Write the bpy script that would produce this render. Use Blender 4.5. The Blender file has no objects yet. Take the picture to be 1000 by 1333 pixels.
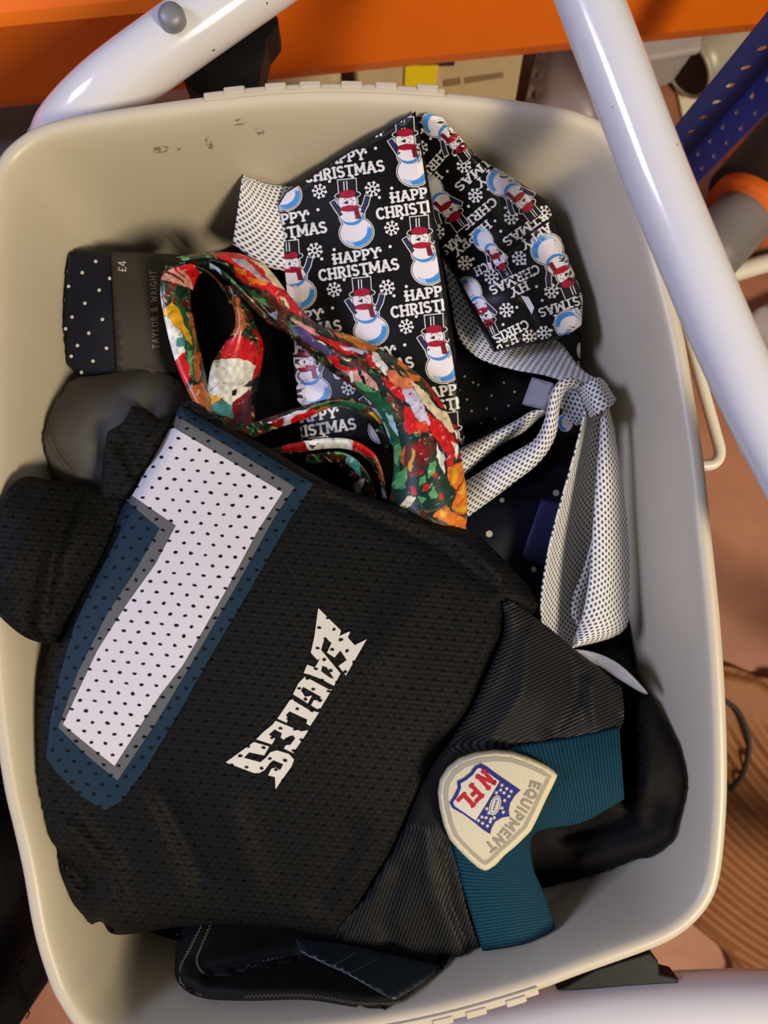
import bpy, math, random
import numpy as np
from mathutils import Vector, Euler
from mathutils.geometry import delaunay_2d_cdt, tessellate_polygon

rng = np.random.default_rng(7)
random.seed(7)
scene = bpy.context.scene
col = scene.collection

# ------------------------------------------------------------------ camera
H = 0.33                                   # height of the bin rim above the floor
CAM = np.array([-0.008, 0.0128, H + 0.36])
ROT = (0.020, -0.040, -0.085)
F = 1000.0
cam_data = bpy.data.cameras.new('camera')
cam_data.sensor_fit = 'VERTICAL'
cam_data.sensor_height = 36.0
cam_data.lens = 36.0 * F / 1333.0
cam_data.clip_start = 0.01
cam_data.dof.use_dof = True
cam_data.dof.focus_distance = 0.385
cam_data.dof.aperture_fstop = 8.0
cam = bpy.data.objects.new('camera', cam_data)
cam.location = CAM
cam.rotation_euler = ROT
col.objects.link(cam)
scene.camera = cam
M = np.array(Euler(ROT, 'XYZ').to_matrix())

# ------------------------------------------------------------------ world, lights, exposure
world = bpy.data.worlds.new('world')
scene.world = world
world.use_nodes = True
world.node_tree.nodes['Background'].inputs[0].default_value = (0.80, 0.78, 0.78, 1)
world.node_tree.nodes['Background'].inputs[1].default_value = 0.17
scene.view_settings.view_transform = 'Standard'
scene.view_settings.look = 'None'
scene.view_settings.gamma = 1.0
scene.view_settings.use_curve_mapping = False
scene.view_settings.exposure = 0.0


def area_light(name, loc, target, size, size_y, power, color):
    d = bpy.data.lights.new(name, 'AREA')
    d.shape = 'RECTANGLE'
    d.size, d.size_y = size, size_y
    d.energy = power
    d.color = color
    o = bpy.data.objects.new(name, d)
    o.location = loc
    o.rotation_euler = (Vector(target) - Vector(loc)).to_track_quat('-Z', 'Y').to_euler()
    col.objects.link(o)
    return o


area_light('ceiling_lamp', (0.95, -0.85, 1.75), (0, 0, H), 0.28, 0.5, 33, (1.0, 0.86, 0.66))
area_light('window_daylight', (-1.55, 0.35, 1.55), (0, 0, H), 0.5, 0.5, 23, (0.60, 0.65, 1.0))


# ------------------------------------------------------------------ geometry helpers
def P(px, py, h):
    """point seen at pixel (px, py) that stands h metres above the rim plane"""
    px = np.asarray(px, float); py = np.asarray(py, float); h = np.asarray(h, float)
    d = np.stack([(px - 500) / F, (666.5 - py) / F, -np.ones_like(px)], -1) @ M.T
    t = (H + h - CAM[2]) / d[..., 2]
    return CAM + d * t[..., None]


def P1(px, py, h):
    return P(np.array([px]), np.array([py]), np.array([h]))[0]


def catmull(pts, n, closed=False):
    pts = np.asarray(pts, float)
    k = len(pts)
    if closed:
        t = np.linspace(0, k, n, endpoint=False)
    else:
        t = np.linspace(0, k - 1, n)
    i = np.floor(t).astype(int)
    if not closed:
        i = np.minimum(i, k - 2)
    f = (t - i)[:, None]
    if closed:
        g = lambda j: pts[j % k]
    else:
        ext = np.vstack([2 * pts[0] - pts[1], pts, 2 * pts[-1] - pts[-2]])
        g = lambda j: ext[np.clip(j + 1, 0, k + 1)]
    p0, p1, p2, p3 = g(i - 1), g(i), g(i + 1), g(i + 2)
    return 0.5 * (2 * p1 + (p2 - p0) * f + (2 * p0 - 5 * p1 + 4 * p2 - p3) * f ** 2 + (3 * p1 - p0 - 3 * p2 + p3) * f ** 3)


def resample(pts, step, closed=True):
    pts = np.asarray(pts, float)
    q = np.vstack([pts, pts[:1]]) if closed else pts
    seg = np.linalg.norm(np.diff(q[:, :2], axis=0), axis=1)
    s = np.r_[0, np.cumsum(seg)]
    n = max(3, int(round(s[-1] / step)))
    t = np.linspace(0, s[-1], n, endpoint=not closed)
    return np.stack([np.interp(t, s, q[:, c]) for c in range(q.shape[1])], 1)


def inside(poly, x, y):
    poly = np.asarray(poly)
    r = np.zeros(np.shape(x), bool)
    x1, y1 = poly[-1]
    for x2, y2 in poly:
        if y1 != y2:
            c = ((y1 > y) != (y2 > y)) & (x < (x2 - x1) * (y - y1) / (y2 - y1) + x1)
            r ^= c
        x1, y1 = x2, y2
    return r


def dist_poly(poly, x, y, closed=True):
    A = np.asarray(poly, float)
    B = np.roll(A, -1, 0)
    if not closed:
        A, B = A[:-1], B[:-1]
    best = np.full(np.shape(x), 1e9)
    for a, b in zip(A, B):
        d = b - a
        l = d @ d
        t = np.clip(((x - a[0]) * d[0] + (y - a[1]) * d[1]) / max(l, 1e-9), 0, 1)
        best = np.minimum(best, (x - a[0] - t * d[0]) ** 2 + (y - a[1] - t * d[1]) ** 2)
    return np.sqrt(best)


class Height:
    """smooth height over pixels through control points, with creases and a rolled border"""
    def __init__(self, ctrl, folds=(), poly=None, roll=0.0, drop=0.0):
        c = np.asarray(ctrl, float)
        self.xy = c[:, :2] / 400.0
        n = len(c)
        K = self._k(np.linalg.norm(self.xy[:, None] - self.xy[None], axis=2)) + 1e-4 * np.eye(n)
        Q = np.c_[np.ones(n), self.xy]
        A = np.block([[K, Q], [Q.T, np.zeros((3, 3))]])
        self.w = np.linalg.solve(A, np.r_[c[:, 2], 0, 0, 0])
        self.folds = folds
        self.poly, self.roll, self.drop = poly, roll, drop

    @staticmethod
    def _k(r):
        return np.where(r > 1e-9, r * r * np.log(np.maximum(r, 1e-9)), 0)

    def __call__(self, x, y):
        x = np.asarray(x, float); y = np.asarray(y, float)
        q = np.stack([x, y], -1) / 400.0
        r = np.sqrt(((q[:, None] - self.xy[None]) ** 2).sum(2))
        n = len(self.xy)
        h = self._k(r) @ self.w[:n] + self.w[n] + q @ self.w[n + 1:]
        for pts, wid, amp in self.folds:
            d = dist_poly(pts, x, y, closed=False)
            h = h + amp * np.exp(-(d / wid) ** 2)
        if self.poly is not None and self.roll > 0:
            d = dist_poly(self.poly, x, y)
            t = np.clip(1 - d / self.roll, 0, 1)
            h = h - self.drop * (1 - np.sqrt(np.maximum(0, 1 - t * t)))
        return h


CLAMP = False                              # once the bin stands, cloth is kept inside its walls


def keep_inside(X):
    X = np.array(X, float)
    if not CLAMP:
        return X
    for k in np.where(X[:, 2] < H - 0.0015)[0]:
        d = H - X[k, 2]
        ins = np.interp(d, [0, .0012, .004, .009], [.006, .0075, .0095, .0118]) + .0012
        ring = cen + (OUT - cen) * (1 - 0.5 * max(0.0, d - .008)) + nin * ins
        v = X[k, :2] - cen
        i = int(np.argmin(((ring - X[k, :2]) ** 2).sum(1)))
        s_ = (X[k, :2] - ring[i]) @ nin[i]
        if s_ < 0:
            X[k, :2] = ring[i] + (X[k, :2] - ring[i]) @ tg[i] * tg[i]
    return X


def link_mesh(name, verts, faces, mat, parent=None, uv=None, color=None, smooth=True, solid=0.0, flip_up=False):
    me = bpy.data.meshes.new(name)
    me.from_pydata([tuple(map(float, v)) for v in verts], [], [tuple(map(int, f)) for f in faces])
    me.update()
    if smooth:
        me.polygons.foreach_set('use_smooth', [True] * len(me.polygons))
    if uv is not None:
        uv = np.asarray(uv, float)
        l = me.uv_layers.new(name='UVMap')
        idx = np.empty(len(me.loops), int)
        me.loops.foreach_get('vertex_index', idx)
        l.data.foreach_set('uv', uv[idx].ravel())
    if color is not None:
        a = me.color_attributes.new('Col', 'FLOAT_COLOR', 'POINT')
        c = np.ones((len(verts), 4)); c[:, :3] = color
        a.data.foreach_set('color', c.ravel())
    if mat:
        me.materials.append(mat)
    o = bpy.data.objects.new(name, me)
    col.objects.link(o)
    if parent:
        o.parent = parent
        o.matrix_parent_inverse = parent.matrix_world.inverted() if parent.type != 'EMPTY' else \
            Vector((0, 0, 0)).to_track_quat('Z', 'Y').to_matrix().to_4x4() @ inv_loc(parent)
    if solid:
        m = o.modifiers.new('thickness', 'SOLIDIFY')
        m.thickness = solid
        m.offset = -1
    return o


def inv_loc(e):
    from mathutils import Matrix
    return Matrix.Translation(-e.location)


def empty(name, loc, label=None, cat=None, group=None):
    o = bpy.data.objects.new(name, None)
    o.location = loc
    o.empty_display_size = 0.02
    col.objects.link(o)
    if label:
        tag(o, label, cat, group)
    return o


def tag(o, label, cat, group=None):
    o['label'] = label
    o['category'] = cat
    if group:
        o['group'] = group
    return o


def sheet(name, poly, hf, mat, parent=None, step=8, smooth_outline=True, skirt=0.006, solid=0.0009, uvrot=0.0, uvfun=None):
    poly = np.asarray(poly, float)
    b = catmull(poly, len(poly) * 10, closed=True) if smooth_outline else poly
    b = resample(b, step * 0.75)
    x0, y0 = b.min(0); x1, y1 = b.max(0)
    gx, gy = np.meshgrid(np.arange(x0, x1, step), np.arange(y0, y1, step * 0.87))
    gx = gx + (np.arange(gx.shape[0]) % 2)[:, None] * step * 0.5
    gx = gx.ravel() + rng.uniform(-.12, .12, gx.size) * step
    gy = gy.ravel() + rng.uniform(-.12, .12, gy.size) * step
    k = inside(b, gx, gy)
    gx, gy = gx[k], gy[k]
    k = dist_poly(b, gx, gy) > step * 0.45
    pts = np.vstack([b, np.stack([gx[k], gy[k]], 1)])
    n = len(b)
    vs, es, fs, ov, oe, of = delaunay_2d_cdt([Vector(p) for p in pts], [(i, (i + 1) % n) for i in range(n)],
                                             [list(range(n))], 1, 1e-4)
    V = np.array([tuple(v) for v in vs])
    h = hf(V[:, 0], V[:, 1])
    X = P(V[:, 0], V[:, 1], h)
    faces = []
    for f in fs:
        a, b_, c = X[f[0]], X[f[1]], X[f[2]]
        faces.append(f if np.cross(b_ - a, c - a)[2] > 0 else f[::-1])
    if uvfun:
        uv = uvfun(V[:, 0], V[:, 1])
    else:
        c, s = math.cos(uvrot), math.sin(uvrot)
        uv = np.stack([V[:, 0] * c + V[:, 1] * s, -V[:, 0] * s + V[:, 1] * c], 1)
    if skirt:
        cnt = {}
        for f in faces:
            for a, b_ in ((f[0], f[1]), (f[1], f[2]), (f[2], f[0])):
                cnt[(a, b_)] = 1
        bd = [(a, b_) for (a, b_) in cnt if (b_, a) not in cnt]
        idx = {}
        extra = []; extrauv = []
        for a, b_ in bd:
            for q in (a, b_):
                if q not in idx:
                    idx[q] = len(X) + len(extra)
                    v = X[q].copy(); v[2] -= skirt
                    extra.append(v); extrauv.append(uv[q])
        for a, b_ in bd:
            faces.append([b_, a, idx[a], idx[b_]])
        X = np.vstack([X, extra]); uv = np.vstack([uv, extrauv])
    return link_mesh(name, keep_inside(X), faces, mat, parent, uv=uv / 100.0, solid=solid)


def ribbon(name, L, R, mat, parent=None, n=60, m=10, bulge=0.0, solid=0.0009, paint=None, wave=None):
    L = catmull(L, n); R = catmull(R, n)
    v = np.linspace(0, 1, m)
    G = L[:, None] * (1 - v)[None, :, None] + R[:, None] * v[None, :, None]
    G[..., 2] += bulge * 4 * v * (1 - v)
    if wave is not None:
        G[..., 2] += wave(np.linspace(0, 1, n)[:, None], v[None, :])
    X = P(G[..., 0], G[..., 1], G[..., 2])
    du = np.linalg.norm(np.diff(X, axis=0), axis=2).mean(1)
    u = np.r_[0, np.cumsum(du)]
    dv = np.linalg.norm(np.diff(X, axis=1), axis=2)
    w = np.concatenate([np.zeros((n, 1)), np.cumsum(dv, 1)], 1)
    w = w - w[:, -1:] / 2
    uv = np.stack([np.repeat(u[:, None], m, 1), w], -1).reshape(-1, 2)
    faces = []
    for i in range(n - 1):
        for j in range(m - 1):
            a = i * m + j
            faces.append((a, a + 1, a + m + 1, a + m))
    X = X.reshape(-1, 3)
    a, b, c = X[faces[len(faces) // 2][0]], X[faces[len(faces) // 2][1]], X[faces[len(faces) // 2][2]]
    if np.cross(b - a, c - a)[2] < 0:
        faces = [f[::-1] for f in faces]
    color = paint(G[..., 0].ravel(), G[..., 1].ravel()) if paint else None
    return link_mesh(name, keep_inside(X), faces, mat, parent, uv=uv * 10, color=color, solid=solid)


def clip_convex(poly, clip):
    out = [tuple(p) for p in poly]
    c = np.asarray(clip, float)
    area = sum(c[i - 1][0] * c[i][1] - c[i][0] * c[i - 1][1] for i in range(len(c)))
    sg = 1 if area > 0 else -1
    for i in range(len(c)):
        a, b = c[i - 1], c[i]
        inp, out = out, []
        if not inp:
            return []
        f = lambda p: sg * ((b[0] - a[0]) * (p[1] - a[1]) - (b[1] - a[1]) * (p[0] - a[0]))
        for j in range(len(inp)):
            p, q = inp[j - 1], inp[j]
            fp, fq = f(p), f(q)
            if (fp >= 0) != (fq >= 0):
                t = fp / (fp - fq)
                out.append((p[0] + t * (q[0] - p[0]), p[1] + t * (q[1] - p[1])))
            if fq >= 0:
                out.append(q)
    return out


def decal(name, polys, hf, mat, parent, clip=None, maxlen=14.0, eps=0.0004, dl=0.00012):
    """flat print laid on a cloth: polys = [(points, rgb, layer)] in pixels"""
    T = []; C = []; Ly = []
    for pts, rgb, layer in polys:
        pts = [tuple(p) for p in pts]
        if len(pts) < 3:
            continue
        if len(pts) > 4:
            tris = [tuple(pts[i] for i in t) for t in tessellate_polygon([[Vector((p[0], p[1], 0)) for p in pts]])]
        else:
            tris = [(pts[0], pts[i], pts[i + 1]) for i in range(1, len(pts) - 1)]
        todo = []
        for t in tris:
            if clip is not None:
                q = clip_convex(t, clip)
                todo += [(q[0], q[i], q[i + 1]) for i in range(1, len(q) - 1)]
            else:
                todo.append(t)
        while todo:
            a, b, c = todo.pop()
            l = [math.dist(a, b), math.dist(b, c), math.dist(c, a)]
            k = l.index(max(l))
            if l[k] > maxlen:
                if k == 0: p, q, r = a, b, c
                elif k == 1: p, q, r = b, c, a
                else: p, q, r = c, a, b
                m = ((p[0] + q[0]) / 2, (p[1] + q[1]) / 2)
                todo += [(p, m, r), (m, q, r)]
            else:
                T.append((a, b, c)); C.append(rgb); Ly.append(layer)
    T = np.array(T).reshape(-1, 2)
    C = np.repeat(np.array(C), 3, 0); Ly = np.repeat(np.array(Ly), 3)
    h = hf(T[:, 0], T[:, 1]) + eps + dl * Ly
    X = P(T[:, 0], T[:, 1], h)
    faces = []
    for i in range(0, len(X), 3):
        n = (X[i + 1][0] - X[i][0]) * (X[i + 2][1] - X[i][1]) - (X[i + 1][1] - X[i][1]) * (X[i + 2][0] - X[i][0])
        faces.append((i, i + 1, i + 2) if n > 0 else (i, i + 2, i + 1))
    return link_mesh(name, keep_inside(X), faces, mat, parent, uv=T / 100.0, color=C, smooth=True)


def tube(name, path, radius, mat, parent=None, seg=20, n=None, closed=False, cap=True):
    path = np.asarray(path, float)
    n = n or len(path) * 8
    c = catmull(path, n, closed)
    V = []; Fc = []
    prev = None
    for i in range(n):
        if closed:
            t = c[(i + 1) % n] - c[i - 1]
        else:
            t = c[min(i + 1, n - 1)] - c[max(i - 1, 0)]
        t = t / np.linalg.norm(t)
        if prev is None:
            a = np.cross(t, [0, 0, 1.0])
            if np.linalg.norm(a) < 0.1:
                a = np.cross(t, [1.0, 0, 0])
        else:
            a = prev - t * (prev @ t)
        a = a / np.linalg.norm(a); prev = a
        b = np.cross(t, a)
        r = radius[i] if hasattr(radius, '__len__') else radius
        for k in range(seg):
            th = 2 * math.pi * k / seg
            V.append(c[i] + r * (a * math.cos(th) + b * math.sin(th)))
    rng_n = n if closed else n - 1
    for i in range(rng_n):
        for k in range(seg):
            j = (i + 1) % n
            Fc.append((i * seg + k, i * seg + (k + 1) % seg, j * seg + (k + 1) % seg, j * seg + k))
    if cap and not closed:
        Fc.append(tuple(range(seg))[::-1])
        Fc.append(tuple((n - 1) * seg + k for k in range(seg)))
    return link_mesh(name, V, Fc, mat, parent)


def prism(name, pts_bottom, pts_top, mat, parent=None, smooth=False):
    n = len(pts_bottom)
    V = list(pts_bottom) + list(pts_top)
    Fc = [tuple(range(n))[::-1], tuple(range(n, 2 * n))] + [(i, (i + 1) % n, n + (i + 1) % n, n + i) for i in range(n)]
    o = link_mesh(name, V, Fc, mat, parent, smooth=smooth)
    return o


def bevel(o, w, seg=2):
    m = o.modifiers.new('bevel', 'BEVEL')
    m.width = w; m.segments = seg; m.limit_method = 'ANGLE'
    return o


def boxw(name, center, dims, rz, mat, parent=None, bev=0.0):
    x, y, z = [d / 2 for d in dims]
    c, s = math.cos(rz), math.sin(rz)
    q = [(-x, -y), (x, -y), (x, y), (-x, y)]
    q = [(center[0] + a * c - b * s, center[1] + a * s + b * c) for a, b in q]
    o = prism(name, [(a, b, center[2] - z) for a, b in q], [(a, b, center[2] + z) for a, b in q], mat, parent)
    if bev:
        bevel(o, bev)
    return o


# ------------------------------------------------------------------ material helpers
class NT:
    def __init__(self, name):
        self.m = bpy.data.materials.new(name)
        self.m.use_nodes = True
        self.t = self.m.node_tree
        self.b = self.t.nodes['Principled BSDF']

    def node(self, typ, **kw):
        n = self.t.nodes.new(typ)
        for k, v in kw.items():
            setattr(n, k, v)
        return n

    def link(self, a, b):
        self.t.links.new(a, b)

    def math(self, op, a, b=None, c=None):
        n = self.node('ShaderNodeMath', operation=op)
        for i, v in enumerate((a, b, c)):
            if v is None:
                continue
            if isinstance(v, (int, float)):
                n.inputs[i].default_value = v
            else:
                self.link(v, n.inputs[i])
        return n.outputs[0]

    def uv(self):
        n = self.node('ShaderNodeTexCoord')
        s = self.node('ShaderNodeSeparateXYZ')
        self.link(n.outputs['UV'], s.inputs[0])
        return n.outputs['UV'], s.outputs[0], s.outputs[1]

    def obj(self):
        n = self.node('ShaderNodeTexCoord')
        return n.outputs['Object']

    def noise(self, vec, scale, detail=3, rough=0.5):
        n = self.node('ShaderNodeTexNoise')
        n.inputs['Scale'].default_value = scale
        n.inputs['Detail'].default_value = detail
        n.inputs['Roughness'].default_value = rough
        if vec is not None:
            self.link(vec, n.inputs['Vector'])
        return n.outputs['Fac']

    def mix(self, fac, a, b):
        n = self.node('ShaderNodeMix', data_type='RGBA')
        for sock, v in ((n.inputs[0], fac), (n.inputs[6], a), (n.inputs[7], b)):
            if isinstance(v, (int, float)):
                sock.default_value = v
            elif isinstance(v, tuple):
                sock.default_value = (*v, 1)
            else:
                self.link(v, sock)
        return n.outputs[2]

    def ramp(self, v, lo, hi):
        n = self.node('ShaderNodeMapRange')
        n.interpolation_type = 'SMOOTHSTEP'
        self.link(v, n.inputs[0])
        n.inputs[1].default_value = lo
        n.inputs[2].default_value = hi
        return n.outputs[0]

    def bump(self, h, strength, dist):
        n = self.node('ShaderNodeBump')
        n.inputs['Strength'].default_value = strength
        n.inputs['Distance'].default_value = dist
        self.link(h, n.inputs['Height'])
        self.link(n.outputs[0], self.b.inputs['Normal'])

    def base(self, c):
        if isinstance(c, tuple):
            self.b.inputs['Base Color'].default_value = (*c, 1)
        else:
            self.link(c, self.b.inputs['Base Color'])

    def set(self, rough=0.6, spec=0.5, metal=0.0, sheen=0.0, coat=0.0):
        self.b.inputs['Roughness'].default_value = rough
        self.b.inputs['Specular IOR Level'].default_value = spec
        self.b.inputs['Metallic'].default_value = metal
        self.b.inputs['Sheen Weight'].default_value = sheen
        self.b.inputs['Coat Weight'].default_value = coat
        return self

    def lattice(self, x, y, sx, sy, rx, ry, rot=0.0, soft=0.35):
        """1 inside staggered elliptical spots of radii rx, ry (same units as the spacing)"""
        if rot:
            c, s = math.cos(rot), math.sin(rot)
            x2 = self.math('ADD', self.math('MULTIPLY', x, c), self.math('MULTIPLY', y, s))
            y2 = self.math('SUBTRACT', self.math('MULTIPLY', y, c), self.math('MULTIPLY', x, s))
            x, y = x2, y2
        yy = self.math('DIVIDE', y, sy)
        row = self.math('FLOOR', yy)
        off = self.math('MULTIPLY', self.math('FLOORED_MODULO', row, 2.0), 0.5)
        xx = self.math('ADD', self.math('DIVIDE', x, sx), off)
        fx = self.math('MULTIPLY', self.math('SUBTRACT', self.math('FRACT', xx), 0.5), sx / rx)
        fy = self.math('MULTIPLY', self.math('SUBTRACT', self.math('FRACT', yy), 0.5), sy / ry)
        d = self.math('SQRT', self.math('ADD', self.math('MULTIPLY', fx, fx), self.math('MULTIPLY', fy, fy)))
        return self.math('SUBTRACT', 1.0, self.ramp(d, 1 - soft, 1 + soft))


def srgb(r, g, b):
    f = lambda c: (c / 255 / 12.92) if c / 255 <= 0.04045 else ((c / 255 + 0.055) / 1.055) ** 2.4
    return (f(r), f(g), f(b))


def plain(name, rgb, rough=0.6, spec=0.5, metal=0.0, noise=0.0, nscale=40, bump=0.0, bscale=300, coat=0.0, sheen=0.0):
    t = NT(name).set(rough, spec, metal, sheen, coat)
    v = t.obj()
    if noise:
        f = t.noise(v, nscale)
        t.base(t.mix(f, tuple(c * (1 - noise) for c in rgb), tuple(min(1, c * (1 + noise)) for c in rgb)))
    else:
        t.base(rgb)
    if bump:
        t.bump(t.noise(v, bscale, 2), bump, 0.001)
    return t.m


def mesh_fabric(name, base_rgb=None, attr=False, hole=0.9):
    """perforated sports mesh; uv is in hundredths of a pixel"""
    t = NT(name).set(0.62, 0.12 if not attr else 0.2)
    vec, x, y = t.uv()
    nz = t.noise(vec, 9, 2)
    xw = t.math('ADD', x, t.math('MULTIPLY_ADD', nz, 0.05, -0.025))
    yw = t.math('ADD', y, t.math('MULTIPLY_ADD', t.noise(vec, 7.3, 2), 0.05, -0.025))
    sp = t.lattice(xw, yw, 0.195, 0.135, 0.026, 0.018, rot=0.09, soft=0.3)
    zig = t.lattice(x, y, 0.0975, 0.0675, 0.05, 0.036, rot=0.09, soft=0.7)
    n = t.noise(vec, 60, 2)
    if attr:
        a = t.node('ShaderNodeAttribute', attribute_name='Col')
        b = t.mix(t.math('MULTIPLY', n, 0.16), a.outputs['Color'], (0.02, 0.02, 0.02))
        t.base(t.mix(sp, b, (0.002, 0.002, 0.002)))
    else:
        b = t.mix(n, tuple(c * 0.55 for c in base_rgb), tuple(c * 1.5 for c in base_rgb))
        b = t.mix(zig, tuple(c * 0.25 for c in base_rgb), b)
        t.base(t.mix(t.math('MULTIPLY', sp, hole), b, (0.001, 0.001, 0.001)))
    hgt = t.math('SUBTRACT', t.math('MULTIPLY', zig, 0.0 if attr else 0.35), sp)
    hgt = t.math('ADD', hgt, t.math('MULTIPLY', n, 0.12))
    t.bump(hgt, 0.8, 0.0011)
    return t.m


def ribbed(name, rgb_lo, rgb_hi, scale, axis=0, rough=0.6, bump=0.5, rot=0.0, spec=0.15, dist=0.0006, wob=0.4):
    t = NT(name).set(rough, spec)
    vec, x, y = t.uv()
    c, s = math.cos(rot), math.sin(rot)
    u = t.math('ADD', t.math('MULTIPLY', x, c), t.math('MULTIPLY', y, s))
    n = t.noise(vec, scale * 0.6, 2)
    w = t.math('SINE', t.math('ADD', t.math('MULTIPLY', u, scale * 2 * math.pi), t.math('MULTIPLY', n, wob * 6)))
    w = t.math('MULTIPLY_ADD', w, 0.5, 0.5)
    n2 = t.noise(vec, 45, 2)
    f = t.math('MULTIPLY', w, t.math('MULTIPLY_ADD', n2, 0.8, 0.4))
    t.base(t.mix(f, rgb_lo, rgb_hi))
    t.bump(w, bump, dist)
    return t.m


M_ = {}
# bin plastic with scuff marks
def bin_material():
    t = NT('beige_plastic').set(0.38, 0.5)
    o = t.obj()
    n = t.noise(o, 14, 4)
    n2 = t.noise(o, 900, 2)
    c = t.mix(n, srgb(208, 196, 170), srgb(215, 203, 178))
    marks = None
    spots = [(208, 183, -.022, .0050, .0016), (230, 184, -.022, .0022, .0014), (272, 187, -.022, .0020, .0028), (310, 146, -.010, .0040, .0012), (337, 172, -.018, .0030, .0018), (900, 700, -.02, .003, .012)]
    g = t.node('ShaderNodeNewGeometry')
    for px, py, h, rx, ry in spots:
        p = P1(px, py, h)
        s = t.node('ShaderNodeVectorMath', operation='SUBTRACT')
        t.link(g.outputs['Position'], s.inputs[0]); s.inputs[1].default_value = tuple(p)
        k = t.node('ShaderNodeVectorMath', operation='DIVIDE')
        t.link(s.outputs[0], k.inputs[0]); k.inputs[1].default_value = (rx, 0.02 if ry < .01 else .012, ry * 2.2 if ry < .01 else .02)
        l = t.node('ShaderNodeVectorMath', operation='LENGTH')
        t.link(k.outputs[0], l.inputs[0])
        v = t.math('SUBTRACT', 1.0, t.ramp(l.outputs['Value'], 0.55, 1.1))
        if ry > .01:
            v = t.math('MULTIPLY', v, 0.18)
        marks = v if marks is None else t.math('MAXIMUM', marks, v)
    br = t.ramp(t.noise(o, 420, 3), 0.40, 0.60)
    marks = t.math('MULTIPLY', marks, br)
    t.base(t.mix(t.math('MULTIPLY', marks, 0.75), c, srgb(96, 84, 62)))
    t.bump(t.math('SUBTRACT', t.math('MULTIPLY', n2, 0.15), marks), 0.35, 0.0008)
    return t.m


M_['bin'] = bin_material()
M_['white_paint'] = plain('white_paint', srgb(232, 230, 232), 0.16, 0.5, noise=0.03, nscale=30, coat=0.4)
def chipped_paint():
    t = NT('chipped_white_paint').set(0.17, 0.5, coat=0.3)
    o = t.obj()
    n = t.noise(o, 170, 2)
    n2 = t.noise(o, 25, 3)
    c = t.mix(n2, srgb(222, 220, 222), srgb(230, 228, 230))
    t.base(t.mix(t.ramp(n, 0.755, 0.775), c, srgb(60, 52, 50)))
    return t.m
M_['tube'] = chipped_paint()
M_['rivet'] = plain('galvanised_steel', srgb(140, 140, 142), 0.5, 0.5, 0.3, noise=0.2, nscale=200)
M_['black_plastic'] = plain('black_plastic', srgb(22, 20, 21), 0.5, 0.2, noise=0.3, nscale=120, bump=0.1)
M_['orange'] = plain('orange_paint', srgb(255, 124, 10), 0.45, 0.4, noise=0.07, nscale=25)
M_['blue'] = plain('blue_paint', srgb(28, 50, 116), 0.45, 0.4, noise=0.2, nscale=50)
M_['card'] = plain('cardboard', srgb(196, 176, 134), 0.8, 0.2, noise=0.1, nscale=60)
M_['yellow'] = plain('yellow_tape', srgb(238, 214, 24), 0.45, 0.4)
M_['grey_bag'] = plain('grey_plastic', srgb(140, 128, 124), 0.4, 0.5, noise=0.2, nscale=30)
M_['grey_box'] = plain('pale_grey_plastic', srgb(176, 170, 168), 0.5, 0.4, noise=0.08)
M_['paper'] = plain('cream_paper', srgb(228, 222, 196), 0.8, 0.2)
M_['steel'] = plain('dull_steel', srgb(178, 172, 150), 0.45, 0.5, 0.2, noise=0.1)
M_['dark'] = plain('dark_rubber', srgb(46, 38, 34), 0.6, 0.3, noise=0.4, nscale=40)
M_['mid_grey'] = plain('grey_rubber', srgb(120, 116, 110), 0.5, 0.4, noise=0.15)
M_['orange_plastic'] = plain('orange_plastic', srgb(232, 112, 34), 0.4, 0.4)
M_['ink'] = plain('dark_ink', srgb(140, 120, 88), 0.8, 0.1)
M_['brown'] = plain('brown_ribbed_rubber', srgb(146, 96, 58), 0.6, 0.3, noise=0.25, nscale=30)
M_['white_plastic'] = plain('white_plastic', srgb(236, 230, 212), 0.35, 0.5)
def floor_material():
    t = NT('terracotta_floor_paint').set(0.55, 0.4)
    o = t.obj()
    a = t.noise(o, 5, 5, 0.6); b = t.noise(o, 60, 4)
    c = t.mix(t.ramp(a, 0.35, 0.65), srgb(150, 92, 62), srgb(186, 124, 92))
    t.base(t.mix(t.math('MULTIPLY', b, 0.35), c, srgb(110, 74, 54)))
    t.bump(b, 0.2, 0.002)
    return t.m
M_['floor'] = floor_material()

M_['mesh_black'] = mesh_fabric('black_mesh_fabric', (0.0082, 0.0079, 0.0074))
M_['mesh_print'] = mesh_fabric('perforated_print', attr=True)
M_['lettering'] = mesh_fabric('perforated_lettering', attr=True)
M_['twill'] = ribbed('black_twill', (0.006, 0.006, 0.006), (0.045, 0.042, 0.037), 22, rough=0.5, rot=2.05, bump=0.5, wob=0.15)
M_['twill_band'] = ribbed('black_twill_band', (0.005, 0.005, 0.005), (0.05, 0.046, 0.04), 20, rough=0.5, rot=-0.35, bump=0.5, wob=0.15)
M_['cuff'] = ribbed('teal_rib_knit', srgb(6, 40, 54), srgb(20, 72, 90), 55, rough=0.75, rot=0.0, bump=0.5, wob=0.08)
M_['black_cloth'] = plain('black_cloth', (0.006, 0.0058, 0.006), 0.62, 0.12, noise=0.4, nscale=90, bump=0.2, bscale=1500)
M_['black_jersey_knit'] = plain('black_soft_knit', (0.0075, 0.0062, 0.0058), 0.7, 0.12, noise=0.4, nscale=300, bump=0.25, bscale=1800)
M_['heap'] = plain('dark_lining', (0.004, 0.004, 0.0045), 0.8, 0.1, noise=0.4, nscale=60)
M_['grey_cloth'] = ribbed('charcoal_grey_cotton', srgb(86, 84, 82), srgb(96, 94, 92), 26, rough=0.85, rot=0.4, bump=0.08, dist=0.0003, wob=0.1)
M_['navy'] = plain('navy_woven_silk', (0.0075, 0.009, 0.020), 0.55, 0.18, noise=0.35, nscale=700, bump=0.2, bscale=2500)
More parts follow.
